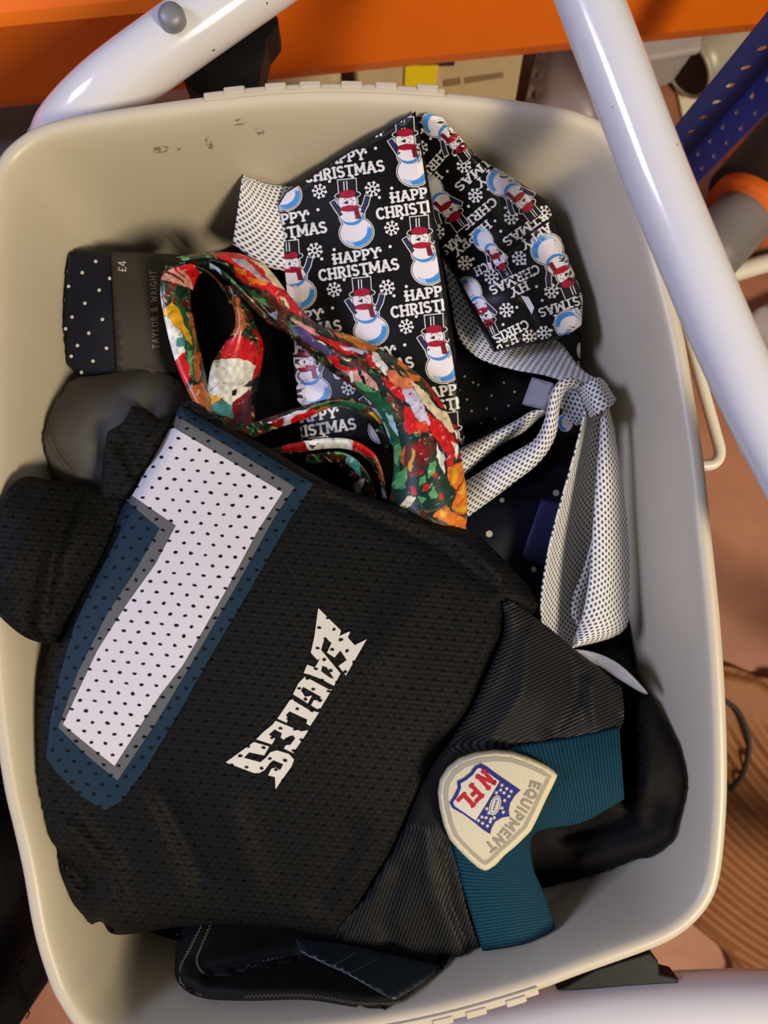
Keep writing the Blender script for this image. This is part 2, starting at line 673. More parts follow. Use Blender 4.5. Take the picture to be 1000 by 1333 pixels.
M_['navy_label'] = plain('navy_satin_label', srgb(46, 50, 92), 0.6, 0.4, noise=0.12, nscale=60)
M_['teal_label'] = plain('dark_satin_label', (0.010, 0.016, 0.020), 0.35, 0.5, noise=0.2, nscale=60)
M_['grey_label'] = plain('grey_satin_label', srgb(150, 148, 156), 0.5, 0.4)
M_['white_label'] = plain('white_satin_label', srgb(150, 150, 156), 0.35, 0.4, noise=0.15, nscale=200)
M_['brown_card'] = plain('dark_brown_card', srgb(54, 48, 42), 0.5, 0.4, noise=0.08, nscale=30)
M_['satin_black'] = plain('black_satin', (0.0065, 0.006, 0.0058), 0.42, 0.22, noise=0.15, nscale=400)


def print_mat(name, rough=0.5, spec=0.4):
    t = NT(name).set(rough, spec)
    a = t.node('ShaderNodeAttribute', attribute_name='Col')
    t.base(a.outputs['Color'])
    return t
M_['print'] = print_mat('printed_colours', 0.4).m
def embroidery():
    t = print_mat('embroidery', 0.75, 0.2)
    vec, x, y = t.uv()
    w = t.lattice(x, y, 0.022, 0.016, 0.010, 0.007, rot=0.6, soft=0.8)
    a = t.t.nodes['Attribute']
    t.base(t.mix(t.math('MULTIPLY', t.math('SUBTRACT', 1.0, w), 0.16), a.outputs['Color'], (0.3, 0.22, 0.08)))
    t.bump(w, 0.5, 0.0005)
    return t.m
M_['embroidery'] = embroidery()
def painted_silk():
    t = print_mat('painted_satin', 0.3, 0.5)
    return t.m
M_['painted'] = painted_silk()
def silver():
    t = NT('silver_dotted_silk').set(0.5, 0.4)
    vec, x, y = t.uv()
    d = t.lattice(x, y, 0.034, 0.0200, 0.0094, 0.0068, soft=0.35)
    n = t.noise(vec, 300, 2)
    b = t.mix(n, srgb(214, 212, 210), srgb(238, 236, 232))
    t.base(t.mix(d, b, srgb(58, 58, 72)))
    t.bump(t.math('SUBTRACT', 1.0, d), 0.4, 0.0004)
    return t.m
M_['silver'] = silver()

# ------------------------------------------------------------------ setting
o = link_mesh('floor', [(-4, -4, 0), (4, -4, 0), (4, 4, 0), (-4, 4, 0)], [(0, 1, 2, 3)], M_['floor'], smooth=False)
o['kind'] = 'structure'
o['label'] = 'terracotta brown painted floor around the bin'

# orange rack beam behind the bin
e = empty('shelf_beam', P1(500, 78, 0.12 - H), 'orange steel shelf beam running behind the beige bin', 'beam')
zb, zt = 0.12, 0.27
a0 = P1(-150, 154, zb - H); b0 = P1(1150, 22, zb - H)
dx = (b0 - a0); dx[2] = 0; L_ = np.linalg.norm(dx); dx /= L_
a0 = a0 - dx * 0.4; b0 = b0 + dx * 0.3
ny = np.array([-dx[1], dx[0], 0])
prof = [(0.0, 0.0), (-0.002, 0.002), (-0.009, 0.020), (-0.011, 0.026), (-0.011, 0.100), (-0.006, 0.105), (0.007, 0.110), (0.007, 0.15), (0.05, 0.15), (0.05, 0.0)]
V0 = [a0 + ny * p + np.array([0, 0, q]) for p, q in prof]
V1 = [b0 + ny * p + np.array([0, 0, q]) for p, q in prof]
prism('beam', V0, V1, M_['orange'], e)
for q in (a0, b0):
    boxw('beam_support', (q + ny * 0.03 + np.array([0, 0, -zb / 2 + 0.075])), (0.04, 0.04, zb + 0.15), math.atan2(dx[1], dx[0]), M_['blue'], e)

# blue perforated upright
e = empty('shelf_upright', P1(834, 271, -H), 'blue perforated steel shelf upright beside the orange beam', 'upright')
def perforated(name, base_a, base_b, z0, z1, pitch, rows, hr, mat, parent):
    a = np.array(base_a, float); b = np.array(base_b, float)
    a[2] = b[2] = 0
    w = np.linalg.norm(b - a); ux = (b - a) / w
    V = []; Fc = []
    nz = int((z1 - z0) / pitch)
    cw = w / rows
    for i in range(nz):
        for r in range(rows):
            cx, cz = (r + 0.5) * cw, z0 + (i + 0.5) * pitch
            o8 = [(-1, -1), (0, -1), (1, -1), (1, 0), (1, 1), (0, 1), (-1, 1), (-1, 0)]
            base = len(V)
            for (p, q) in o8:
                V.append(a + ux * (cx + p * cw / 2) + np.array([0, 0, cz + q * pitch / 2]))
            for k in range(8):
                th = -3 * math.pi / 4 + k * math.pi / 4
                V.append(a + ux * (cx + hr * math.cos(th)) + np.array([0, 0, cz + hr * 1.35 * math.sin(th)]))
            for k in range(8):
                Fc.append((base + k, base + (k + 1) % 8, base + 8 + (k + 1) % 8, base + 8 + k))
    o = link_mesh(name, V, Fc, mat, parent, smooth=False)
    m = o.modifiers.new('thickness', 'SOLIDIFY'); m.thickness = 0.0018; m.offset = 0
    return o
cz0 = P1(838, 268, -H); e1 = P1(800, 264, -H); e2 = P1(846, 300, -H)
perforated('flange', e1, cz0, 0, 0.62, 0.020, 1, 0.0030, M_['blue'], e)
perforated('flange', cz0, e2, 0, 0.62, 0.020, 2, 0.0024, M_['blue'], e)

# things under the shelf
def flatbox(name, quad, z0, z1, mat, parent, bev=0.002):
    """upright box whose top face is seen at the four pixels, top at z1"""
    top = [P1(x, y, z1 - H) for x, y in quad]
    bot = [np.array([p[0], p[1], z0]) for p in top]
    n = np.cross(top[1] - top[0], top[2] - top[0])[2]
    if n < 0:
        top = top[::-1]; bot = bot[::-1]
    return bevel(prism(name, bot, top, mat, parent), bev)

e = empty('cardboard_box', P1(590, 90, -H), 'tan cardboard box with yellow tape under the orange beam', 'box')
flatbox('box', [(470, 175), (455, -20), (700, -40), (668, 150)], 0, 0.055, M_['card'], e)
flatbox('tape', [(526, 125), (528, 76), (572, 78), (566, 112)], 0.054, 0.0575, M_['yellow'], e, 0.0003)
flatbox('printed_mark', [(606, 108), (606, 101), (655, 94), (656, 100)], 0.054, 0.0562, M_['ink'], e, 0.0001)
flatbox('printed_mark', [(578, 112), (578, 104), (600, 101), (600, 109)], 0.054, 0.0562, M_['ink'], e, 0.0001)
flatbox('dark_flap', [(545, 84), (548, 66), (596, 62), (592, 82)], 0.054, 0.059, M_['dark'], e, 0.0005)

def blob_sheet(name, poly, z, amp, mat, label, cat, step=10, seed=0, roll=22, drop=0.02, solid=0.002):
    r = np.random.default_rng(seed)
    poly = np.asarray(poly, float)
    c = [(x, y, z - H + r.uniform(-amp, amp)) for x, y in poly]
    c += [(poly[:, 0].mean() + r.uniform(-20, 20), poly[:, 1].mean() + r.uniform(-20, 20), z - H + amp) for _ in range(4)]
    hf = Height(c, poly=poly, roll=roll, drop=drop)
    o = sheet(name, poly, hf, mat, None, step=step, skirt=max(0.0, z - drop - 0.012), solid=solid)
    tag(o, label, cat)
    return o

blob_sheet('plastic_bag', [(685, 175), (708, 40), (745, 20), (775, 30), (800, 60), (808, 110), (790, 170), (735, 185)], 0.06, 0.012, M_['grey_bag'], 'crumpled grey-brown plastic bag next to the cardboard box', 'bag', seed=3)
e = empty('storage_tub', P1(860, 62, -H), 'pale grey plastic tub tucked under the orange beam', 'tub')
flatbox('body', [(826, 78), (812, 10), (915, -10), (912, 62)], 0, 0.06, M_['grey_box'], e, 0.008)
flatbox('lid', [(824, 81), (810, 8), (918, -13), (914, 65)], 0.058, 0.066, M_['grey_box'], e, 0.003)
# steel can lying on paper
e = empty('paper_sheet', P1(920, 130, -H), 'cream folded paper beside the blue upright', 'paper')
flatbox('sheet', [(879, 104), (968, 78), (940, 130), (892, 163)], 0.0, 0.004, M_['paper'], e, 0.0005)
flatbox('folded_edge', [(930, 105), (962, 76), (972, 83), (936, 118)], 0.003, 0.012, M_['paper'], e, 0.001)
e = empty('metal_can', P1(925, 75, -H), 'dull metal can with a dark open end beyond the cream paper', 'can')
p0 = P1(897, 88, 0.032 - H); p1 = P1(960, 40, 0.032 - H)
tube('can_body', [p0, p0 * .5 + p1 * .5, p1], 0.026, M_['steel'], e, seg=28, n=6)
dd = (p1 - p0) / np.linalg.norm(p1 - p0)
ring = [p0 - dd * 0.001 + 0.0255 * (np.cross(dd, [0, 0, 1]) * math.cos(t) + np.array([0, 0, 1]) * math.sin(t)) for t in np.linspace(0, 2 * math.pi, 24, endpoint=False)]
tube('can_rim', ring, 0.0022, M_['steel'], e, seg=8, n=48, closed=True)
link_mesh('can_end', [p + dd * -0.0005 for p in ring], [tuple(range(24))], M_['dark'], e, smooth=False)

# grey cylinder with orange collar
e = empty('power_tool', P1(955, 290, -H), 'grey and black cylindrical tool with an orange collar on the floor', 'tool')
p0 = P1(925, 330, 0.045 - H); p1 = P1(985, 262, 0.045 - H)
dd = p1 - p0
tube('barrel', [p0 - dd * .2, p0 + dd * .4, p0 + dd * .8], 0.027, M_['mid_grey'], e, seg=28, n=6)
tube('collar', [p0 + dd * .72, p0 + dd * .85, p0 + dd * .98], 0.036, M_['orange_plastic'], e, seg=28, n=5)
tube('housing', [p0 + dd * .9, p0 + dd * 1.1, p0 + dd * 1.6, p0 + dd * 2.2], 0.043, M_['dark'], e, seg=28, n=8)
e = empty('orange_carton', P1(985, 180, -H), 'small orange and white carton near the right photo edge', 'carton')
flatbox('carton', [(962, 205), (972, 150), (1040, 140), (1040, 215)], 0, 0.03, M_['orange_plastic'], e)
flatbox('carton_label', [(984, 195), (986, 165), (1030, 160), (1030, 205)], 0.0295, 0.031, M_['paper'], e, 0.0002)
e = tube('white_pipe', [P1(930, 362, 0.008 - H), P1(965, 352, 0.008 - H), P1(1010, 340, 0.008 - H), P1(1080, 330, 0.008 - H)], 0.0085, M_['white_plastic'])
tag(e, 'thin off-white pipe on the floor in front of the dark tool', 'pipe')
e = blob_sheet('pale_cloth', [(965, 425), (1000, 395), (1060, 390), (1070, 470), (1010, 470), (985, 450)], 0.02, 0.004, M_['grey_box'], 'pale grey rag on the floor by the right edge', 'rag', seed=5, roll=14, drop=0.008)
blob_sheet('grey_sack', [(-40, 260), (-60, 120), (20, 90), (90, 100), (100, 170), (40, 220), (0, 280)], 0.07, 0.014, M_['mid_grey'], 'crumpled grey sack under the left end of the beam', 'sack', seed=9)
blob_sheet('dark_sack', [(330, 180), (320, 60), (380, 20), (435, 30), (440, 150), (400, 190)], 0.05, 0.01, M_['card'], 'plain brown paper sack beneath the beam behind the bin', 'sack', seed=11)

# ribbed brown mat at the right
poly = np.array([(880, 900), (930, 868), (985, 880), (1080, 930), (1100, 1300), (985, 1300), (945, 1240), (905, 1205), (870, 1150)], float)
def ribs(x, y):
    r = np.hypot(x - 1290, y - 760)
    edge = np.clip(dist_poly(poly, x, y) / 10, 0, 1)
    return -H + 0.008 + edge * (0.010 + 0.0040 * np.sin(r / 10.5 * 2 * math.pi / 2.0) * np.clip((y - 925) / 50, 0, 1))
o = sheet('ribbed_mat', poly, ribs, M_['brown'], None, step=4.2, skirt=0.006, solid=0.001)
tag(o, 'brown ribbed rubber mat on the floor right of the bin', 'mat')
t_ = tube('mat_cord', [P1(x, y, -H + 0.022) for x, y in [(930, 905), (960, 925), (975, 965), (968, 1005), (950, 1030)]], 0.0022, M_['dark'])
tag(t_, 'thin dark cord curled on the brown ribbed mat', 'cord')

# black garment hanging at lower left
poly = [(-60, 1000), (-5, 1030), (12, 1100), (22, 1160), (34, 1222), (24, 1262), (26, 1285), (34, 1303), (30, 1325), (10, 1345), (-60, 1360)]
hf = Height([(-60, 1000, -.12), (10, 1100, -.11), (-60, 1200, -.10), (30, 1225, -.13), (30, 1310, -.14), (-60, 1350, -.12)], poly=np.array(poly, float), roll=18, drop=0.012)
o = sheet('hanging_cloth', poly, hf, M_['heap'], None, step=7, skirt=0.17, solid=0.001)
tag(o, 'black frayed cloth hanging outside the bin at lower left', 'cloth')
fr = [tube('frayed_thread', [P1(x, y, -.135) for x, y in q], 0.0005, M_['heap'], o, seg=6, n=16) for q in ([(28, 1298), (36, 1305), (33, 1312), (39, 1309)], [(30, 1310), (38, 1318), (34, 1326)], [(26, 1290), (31, 1296), (37, 1300)])]

# ------------------------------------------------------------------ bin
RIM = [(-22, 260), (-12, 215), (0, 193), (18, 177), (40, 162), (80, 149), (150, 137), (265, 121), (350, 112), (420, 109), (490, 110), (577, 115), (650, 122), (715, 132), (750, 139), (790, 155), (820, 185), (842, 235), (866, 320), (893, 425), (903, 480), (920, 590), (931, 694), (942, 800), (949, 903), (952, 1000), (950, 1071), (943, 1140), (932, 1175), (910, 1204), (880, 1227), (844, 1243), (760, 1273), (698, 1296), (592, 1327), (480, 1350), (350, 1366), (220, 1377), (160, 1378), (120, 1363), (92, 1340), (76, 1315), (62, 1290), (40, 1220), (25, 1136), (10, 1070), (0, 1027), (-14, 930), (-24, 800), (-32, 650), (-36, 500), (-33, 370), (-28, 300)]
rp = resample(catmull(RIM, 900, True), 1.0)
rp = resample(rp, 9.0)
for _ in range(3):
    rp = 0.25 * np.roll(rp, 1, 0) + 0.5 * rp + 0.25 * np.roll(rp, -1, 0)
NR = len(rp)
OUT = P(rp[:, 0], rp[:, 1], np.zeros(NR))[:, :2]
cen = OUT.mean(0)
tg = np.roll(OUT, -1, 0) - np.roll(OUT, 1, 0)
tg /= np.linalg.norm(tg, axis=1)[:, None]
nin = np.stack([tg[:, 1], -tg[:, 0]], 1)
if ((cen - OUT) * nin).sum() < 0:
    nin = -nin
def rim_ring(inset, z, d=0.0, idx=slice(None)):
    q = cen + (OUT - cen) * (1 - 0.5 * d) + nin * inset
    return np.c_[q, np.full(NR, z)][idx]
prof = [(0.0105, 0.003, .325), (0.0075, 0.006, .322), (0.0072, H - 0.15, .15), (0.0072, H - 0.022, .012), (0.0045, H - 0.0225, 0), (0.0008, H - 0.0225, 0), (0.0, H - 0.020, 0), (0.0, H - 0.006, 0), (0.0004, H - 0.0032, 0), (0.0014, H - 0.0012, 0), (0.0030, H - 0.0002, 0), (0.0050, H, 0), (0.0066, H - 0.0006, 0), (0.0080, H - 0.0022, 0), (0.0092, H - 0.005, 0), (0.0103, H - 0.009, 0), (0.0108, H - 0.014, .006), (0.0108, H - 0.03, .022), (0.0108, H - 0.10, .092), (0.0108, H - 0.20, .192), (0.0108, H - 0.28, .272), (0.0115, 0.022, .30), (0.0165, 0.010, .31), (0.030, 0.0065, .315)]
V = np.vstack([rim_ring(*p) for p in prof])
Fc = []
for r in range(len(prof) - 1):
    for i in range(NR):
        j = (i + 1) % NR
        Fc.append((r * NR + i, r * NR + j, (r + 1) * NR + j, (r + 1) * NR + i))
Fc.append(tuple((len(prof) - 1) * NR + i for i in range(NR)))
Fc.append(tuple(range(NR))[::-1])
area = 0.5 * np.sum(OUT[:, 0] * np.roll(OUT[:, 1], -1) - np.roll(OUT[:, 0], -1) * OUT[:, 1])
if area > 0:
    pass
else:
    Fc = [f[::-1] for f in Fc]
BIN = empty('storage_bin', (cen[0], cen[1], 0), 'large beige plastic bin filled with clothes and neckties', 'bin')
link_mesh('bin_body', V, Fc, M_['bin'], BIN)

def rim_strip(name, i0, i1, prof2, parent):
    ids = np.arange(i0, i1 + 1) % NR
    k = len(prof2)
    V = np.concatenate([np.stack([np.r_[OUT[i] + nin[i] * a, H + z] for a, z in prof2]) for i in ids])
    n = len(ids)
    Fc = [(r * k + c, r * k + (c + 1) % k, (r + 1) * k + (c + 1) % k, (r + 1) * k + c) for r in range(n - 1) for c in range(k)]
    Fc += [tuple(range(k))[::-1], tuple((n - 1) * k + c for c in range(k))]
    return bevel(link_mesh(name, V, Fc, M_['bin'], parent, smooth=False), 0.0006, 2)

def rim_index(px, py):
    return int(np.argmin((rp[:, 0] - px) ** 2 + (rp[:, 1] - py) ** 2))
for (xa, ya, xb, yb, tabs) in ((268, 121, 577, 115, [(300, 117), (350, 112), (400, 110), (450, 109), (500, 110), (548, 112)]), (702, 1295, 440, 1357, [(676, 1303), (628, 1317), (580, 1330), (530, 1341), (480, 1350)])):
    ia, ib = sorted((rim_index(xa, ya), rim_index(xb, yb)))
    rs = rim_strip('rim_ridge', ia, ib, [(-0.0012, -0.012), (-0.0012, -0.002), (0.0005, 0.0006), (0.0042, 0.0012), (0.0046, -0.0010)], BIN)
    for tx, ty in tabs:
        it = rim_index(tx, ty)
        rim_strip('rim_tab', it - 1, it + 2, [(-0.0020, -0.008), (-0.0020, -0.0012), (-0.0006, 0.0014), (0.0026, 0.0019), (0.0030, 0.0)], rs)
hp = [(855, 392, -.030), (885, 405, -.030), (900, 450, -.030), (915, 505, -.030), (931, 562, -.030), (937, 588, -.030), (931, 602, -.030), (915, 606, -.030), (890, 604, -.030)]
tube('carry_handle', [P1(*q) for q in hp], 0.0030, M_['white_plastic'], BIN, seg=12)

# ------------------------------------------------------------------ white tubular frame
FR = empty('tubular_frame', P1(1060, 690, -H), 'white painted tubular metal frame surrounding the beige bin', 'frame')
def px_path(l):
    return [P1(*q) for q in l]
right = px_path([(700, -180, .05), (735, -85, .05), (767, 0, .05), (813, 120, .05), (859, 240, .05), (905, 350, .05), (943, 440, .05), (1000, 560, .05), (1075, 700, .045), (1130, 800, .03)])
last = right[-1]
right += [last + np.array([0.06, -0.06, -0.01]), np.array([last[0] + 0.30, last[1] - 0.20, 0.25]), np.array([last[0] + 0.42, last[1] - 0.25, 0.0])]
first = right[0]
right = [np.array([first[0] - 0.03, first[1] + 0.16, 0.0]), np.array([first[0] - 0.03, first[1] + 0.14, 0.2]), first + np.array([-0.02, 0.08, -0.02])] + right
tube('frame_tube', right, 0.0128, M_['tube'], FR, seg=28, n=150)
tl = [right[2]] + px_path([(570, -215, .0), (470, -130, -.012), (380, -55, -.012), (300, 2, -.012), (215, 62, -.014), (140, 118, -.020)])
c0 = tl[-1]
tl += [P1(92, 165, -.035), P1(78, 190, -.06), P1(80, 200, -.10)]
q = tl[-1]
tl += [np.array([q[0] - .005, q[1] + .02, 0.12]), np.array([q[0] - .005, q[1] + .03, 0.0])]
tube('frame_tube', tl, 0.0158, M_['tube'], FR, seg=28, n=120)
# rivet on the upper left tube
rc = P1(223, 20, .006); 
RV = []; RF = []
nr = 20
for i, (r, z) in enumerate([(0.0062, -0.004), (0.0062, 0.0), (0.0056, 0.0016), (0.004, 0.0028), (0.002, 0.0034)]):
    for k in range(nr):
        th = 2 * math.pi * k / nr
        RV.append(rc + np.array([r * math.cos(th), r * math.sin(th), z]))
for i in range(4):
    for k in range(nr):
        RF.append((i * nr + k, i * nr + (k + 1) % nr, (i + 1) * nr + (k + 1) % nr, (i + 1) * nr + k))
RF.append(tuple(4 * nr + k for k in range(nr)))
link_mesh('rivet', RV, RF, M_['rivet'], FR)
def plate(name, quad, h, th, mat, parent, bev=0.001):
    top = [P1(x, y, h) for x, y in quad]
    if np.cross(top[1] - top[0], top[2] - top[1])[2] < 0:
        top = top[::-1]
    bot = [p - np.array([0, 0, th]) for p in top]
    return bevel(prism(name, bot, top, mat, parent), bev)
plate('bracket', [(237, 98), (240, 108), (262, 124), (335, 120), (341, 85), (348, 55), (362, 36), (362, 22), (355, 14), (356, 0), (330, -10), (270, 60)], -.030, .02, M_['black_plastic'], FR)
bt = px_path([(-120, 1470, -.07), (0, 1430, -.06), (120, 1390, -.05), (300, 1392, -.05), (500, 1378, -.05), (640, 1350, -.05), (760, 1330, -.05), (880, 1321, -.05), (1000, 1318, -.05), (1120, 1325, -.05), (1200, 1340, -.06)])
q = bt[-1]; bt += [q + np.array([0.08, -0.03, -0.01]), np.array([q[0] + 0.25, q[1] - 0.12, 0.18]), np.array([q[0] + 0.36, q[1] - 0.16, 0.0])]
q = bt[0]; bt = [np.array([q[0] - .03, q[1] - .02, 0.0]), np.array([q[0] - .03, q[1] - .02, 0.15])] + bt
tube('frame_tube', bt, 0.0205, M_['tube'], FR, seg=28, n=150)
plate('bracket', [(725, 1290), (775, 1262), (846, 1240), (858, 1252), (859, 1268), (884, 1274), (884, 1290)], -.045, .012, M_['black_plastic'], FR)

# ------------------------------------------------------------------ print helpers
def circle(cx, cy, rx, ry=None, n=18, rot=0.0, a0=0.0, a1=2 * math.pi):
    ry = rx if ry is None else ry
    c, s = math.cos(rot), math.sin(rot)
    out = []
    full = abs(a1 - a0 - 2 * math.pi) < 1e-6
    for t in np.linspace(a0, a1, n, endpoint=not full):
        x, y = rx * math.cos(t), ry * math.sin(t)
        out.append((cx + x * c - y * s, cy + x * s + y * c))
    return out


def stroke(pts, w, cap=True):
    """polyline -> quads of width w"""
    res = []
    for (x0, y0), (x1, y1) in zip(pts[:-1], pts[1:]):
        l = math.hypot(x1 - x0, y1 - y0) or 1e-6
        ux, uy = (x1 - x0) / l, (y1 - y0) / l
        k = w / 2 if cap else 0
        nx, ny = -uy * w / 2, ux * w / 2
        a, b = (x0 - ux * k * .7, y0 - uy * k * .7), (x1 + ux * k * .7, y1 + uy * k * .7)
        res.append([(a[0] + nx, a[1] + ny), (b[0] + nx, b[1] + ny), (b[0] - nx, b[1] - ny), (a[0] - nx, a[1] - ny)])
    return res


def arc(cx, cy, rx, ry, a0, a1, n=9):
    return [(cx + rx * math.cos(math.radians(t)), cy + ry * math.sin(math.radians(t))) for t in np.linspace(a0, a1, n)]


GLYPH = {  # width, polylines, in a box one unit high
    'H': (.78, [[(.14, 0), (.14, 1)], [(.64, 0), (.64, 1)], [(.14, .5), (.64, .5)]]),
    'A': (.82, [[(.10, 0), (.41, 1)], [(.41, 1), (.72, 0)], [(.22, .33), (.60, .33)]]),
    'P': (.68, [[(.15, 0), (.15, 1)], [(.15, .95)] + arc(.34, .70, .24, .25, 90, -90) + [(.15, .45)]]),
    'Y': (.80, [[(.10, 1), (.40, .48)], [(.70, 1), (.40, .48)], [(.40, .48), (.40, 0)]]),
    'C': (.74, [arc(.40, .5, .30, .46, 48, 312, 14)]),
    'R': (.76, [[(.15, 0), (.15, 1)], [(.15, .95)] + arc(.34, .72, .24, .23, 90, -90) + [(.15, .49)], [(.36, .48), (.64, 0)]]),
    'I': (.32, [[(.16, 0), (.16, 1)]]),
    'S': (.66, [arc(.33, .73, .22, .22, 40, 250, 9) + arc(.33, .27, .23, .23, 75, -140, 10)]),
    'T': (.72, [[(.36, 0), (.36, .94)], [(.06, .94), (.66, .94)]]),
    'M': (.98, [[(.14, 0), (.14, 1)], [(.14, 1), (.49, .25)], [(.49, .25), (.84, 1)], [(.84, 1), (.84, 0)]]),
    'L': (.64, [[(.15, 0), (.15, 1)], [(.15, .05), (.58, .05)]]),
    'O': (.80, [arc(.40, .5, .30, .46, 0, 360, 17)]),
    'Q': (.82, [arc(.40, .5, .30, .46, 0, 360, 17), [(.46, .25), (.72, -.06)]]),
    'W': (1.05, [[(.08, 1), (.29, 0)], [(.29, 0), (.52, .8)], [(.52, .8), (.76, 0)], [(.76, 0), (.97, 1)]]),
    'G': (.80, [arc(.40, .5, .31, .46, 48, 345, 15), [(.70, .10), (.70, .46), (.46, .46)]]),
    'E': (.66, [[(.15, 0), (.15, 1)], [(.15, .94), (.58, .94)], [(.15, .5), (.50, .5)], [(.15, .06), (.58, .06)]]),
    'F': (.64, [[(.15, 0), (.15, 1)], [(.15, .94), (.58, .94)], [(.15, .5), (.50, .5)]]),
    'U': (.78, [[(.13, 1), (.13, .35)] + arc(.38, .32, .25, .28, 180, 360) + [(.63, 1)]]),
    'N': (.82, [[(.14, 0), (.14, 1)], [(.14, 1), (.66, 0)], [(.66, 0), (.66, 1)]]),
    '&': (.86, [[(.78, 0), (.24, .68)] + arc(.36, .78, .15, .17, 210, -40, 8) + [(.14, .34)] + arc(.34, .24, .22, .22, 170, 330, 7) + [(.72, .48)]]),
    '£': (.70, [arc(.42, .74, .20, .22, 20, 190, 8) + [(.24, .4), (.12, .04), (.62, .04)], [(.08, .46), (.46, .46)]]),
    '4': (.70, [[(.50, 0), (.50, 1), (.08, .30), (.66, .30)]]),
    ' ': (.40, []),
}


def text(s, center, r, size, rgb, layer, weight=0.16, serif=True, track=0.04, width=None, bend=0.0, bulge=0.0):
    """word as strokes; r = reading direction in pixels (y down)"""
    r = np.array(r, float); r /= np.linalg.norm(r)
    up = np.array([r[1], -r[0]])
    tot = sum(GLYPH[c][0] + track for c in s) - track
    sx = size if width is None else width / tot
    x = -tot / 2
    out = []
    for ch in s:
        w, lines = GLYPH[ch]
        polys = []
        for l in lines:
            polys += stroke(l, weight)
            if serif and ch not in 'CSGOQ&£4':
                for p in (l[0], l[-1]):
                    if p[1] in (0, 1):
                        y = 0.045 if p[1] == 0 else 0.955
                        polys.append([(p[0] - .19, y - .06), (p[0] + .19, y - .06), (p[0] + .19, y + .06), (p[0] - .19, y + .06)])
        for pl in polys:
            q = []
            for (a, b) in pl:
                X = (x + a) * sx
                Y = (b - .5) * size + bend * (X ** 2)
                q.append(tuple(np.array(center) + r * X + up * Y))
            out.append((q, rgb, layer))
        x += w + track
    return out


WHITE = srgb(236, 232, 228)
def snowman(cx, cy, up, s=1.0, sx=1.0, lean=0.0, layer=0):
    up = np.array(up, float); up /= np.linalg.norm(up)
    r = np.array([-up[1], up[0]])
    def T(pts):
        return [tuple(np.array([cx, cy]) + s * (r * (x * sx) + up * y)) for x, y in pts]
    o = []
    crown = [(-12, 27), (-11, 46), (10, 46), (9, 27)]
    def body(g, c, l):
        o.append((T(circle(5, -25, 22 + g, 19.5 + g, 22)), c, l))
        o.append((T(circle(1, -2, 16 + g, 15 + g, 20)), c, l))
        o.append((T(circle(-3, 17, 12.5 + g, 11.5 + g, 18)), c, l))
        o.append((T([(-12 - g, 25), (-12 - g, 46 + g), (10 + g, 46 + g), (9 + g, 25)]), c, l))
        o.append((T(circle(-2, 26, 16 + g, 4 + g, 14)), c, l))
        for q in ([(-13, 1), (-19, 12), (-22, 18)], [(15, 2), (21, 12), (24, 20)]):
            for st in stroke(q, 4.5 + 2 * g):
                o.append((T(st), c, l))
    body(2.2, WHITE, layer)
    body(1.0, (0.01, 0.01, 0.012), layer + 1)
    l = layer + 2
    wh = srgb(240, 232, 232)
    navy = srgb(38, 52, 86)
    for q in ([(-13, 1), (-19, 12), (-22, 18)], [(15, 2), (21, 12), (24, 20)]):
        for st in stroke(q, 4.0):
            o.append((T(st), navy, l))
    o.append((T(circle(5, -25, 22, 19.5, 24)), wh, l))
    o.append((T(circle(1, -2, 16, 15, 20)), wh, l))
    o.append((T(circle(-3, 17, 12.5, 11.5, 18)), wh, l))
    blue = srgb(64, 146, 214); pale = srgb(176, 204, 232)
    # crescents of blue print
    outer = circle(5, -25, 21, 18.5, 12, 0, -2.3, 0.35)
    inner = circle(2, -21, 19, 16, 12, 0, 0.25, -2.35)
    o.append((T(outer + inner), pale, l + 1))
    outer = circle(5, -25, 21, 18.5, 12, 0, -1.75, 0.25)
    inner = circle(1, -22, 19, 16, 12, 0, 0.1, -1.7)
    o.append((T(outer + inner), blue, l + 2))
    outer = circle(1, -3, 15, 12, 10, 0, -2.75, 0.1)
    inner = circle(0, 0, 15, 11, 10, 0, 0.0, -2.8)
    o.append((T(outer + inner), blue, l + 2))
    red = srgb(168, 18, 44); dred = srgb(120, 20, 40)
    o.append((T([(4, 8), (10, 9), (13, -7), (6, -7)]), dred, l + 3))
    o.append((T(circle(-1, 8, 13, 4.2, 14)), red, l + 3))
    blk = (0.008, 0.008, 0.009)
    o.append((T(crown), blk, l + 3))
    o.append((T(circle(-2, 26, 15, 3.2, 14)), blk, l + 3))
    o.append((T(circle(-2, 27.5, 11, 5.5, 14)), red, l + 4))
    for x in (-6.5, -2.5):
        o.append((T([(x, 33), (x + .6, 45), (x + 1.9, 45), (x + 1.3, 33)]), WHITE, l + 4))
    o.append((T([(-9, 16), (-2, 19), (-3, 14)]), blk, l + 3))
    for x, y in ((-1, 12), (3, 14), (5, 18), (2, 20), (-6, 21)):
        o.append((T(circle(x, y, .8, n=6)), blk, l + 3))
    return o


def snowflake(cx, cy, s=1.0, rot=0.0, layer=0):
    o = []
    for k in range(8):
        a = rot + k * math.pi / 4
        c, q = math.cos(a), math.sin(a)
        f = lambda x, y: (cx + s * (x * c - y * q), cy + s * (x * q + y * c))
        o.append(([f(3.2, -.9), f(10.5, -.9), f(10.5, .9), f(3.2, .9)], WHITE, layer))
        o.append(([f(6.2, 0), f(8.4, -2.8), f(10.6, 0), f(8.4, 2.8)], WHITE, layer))
    for k in range(12):
        a0, a1 = k * math.pi / 6, (k + 1) * math.pi / 6
        o.append(([(cx + s * r_ * math.cos(t), cy + s * r_ * math.sin(t)) for r_, t in ((2.3, a0), (4.2, a0), (4.2, a1), (2.3, a1))], WHITE, layer))
    return o


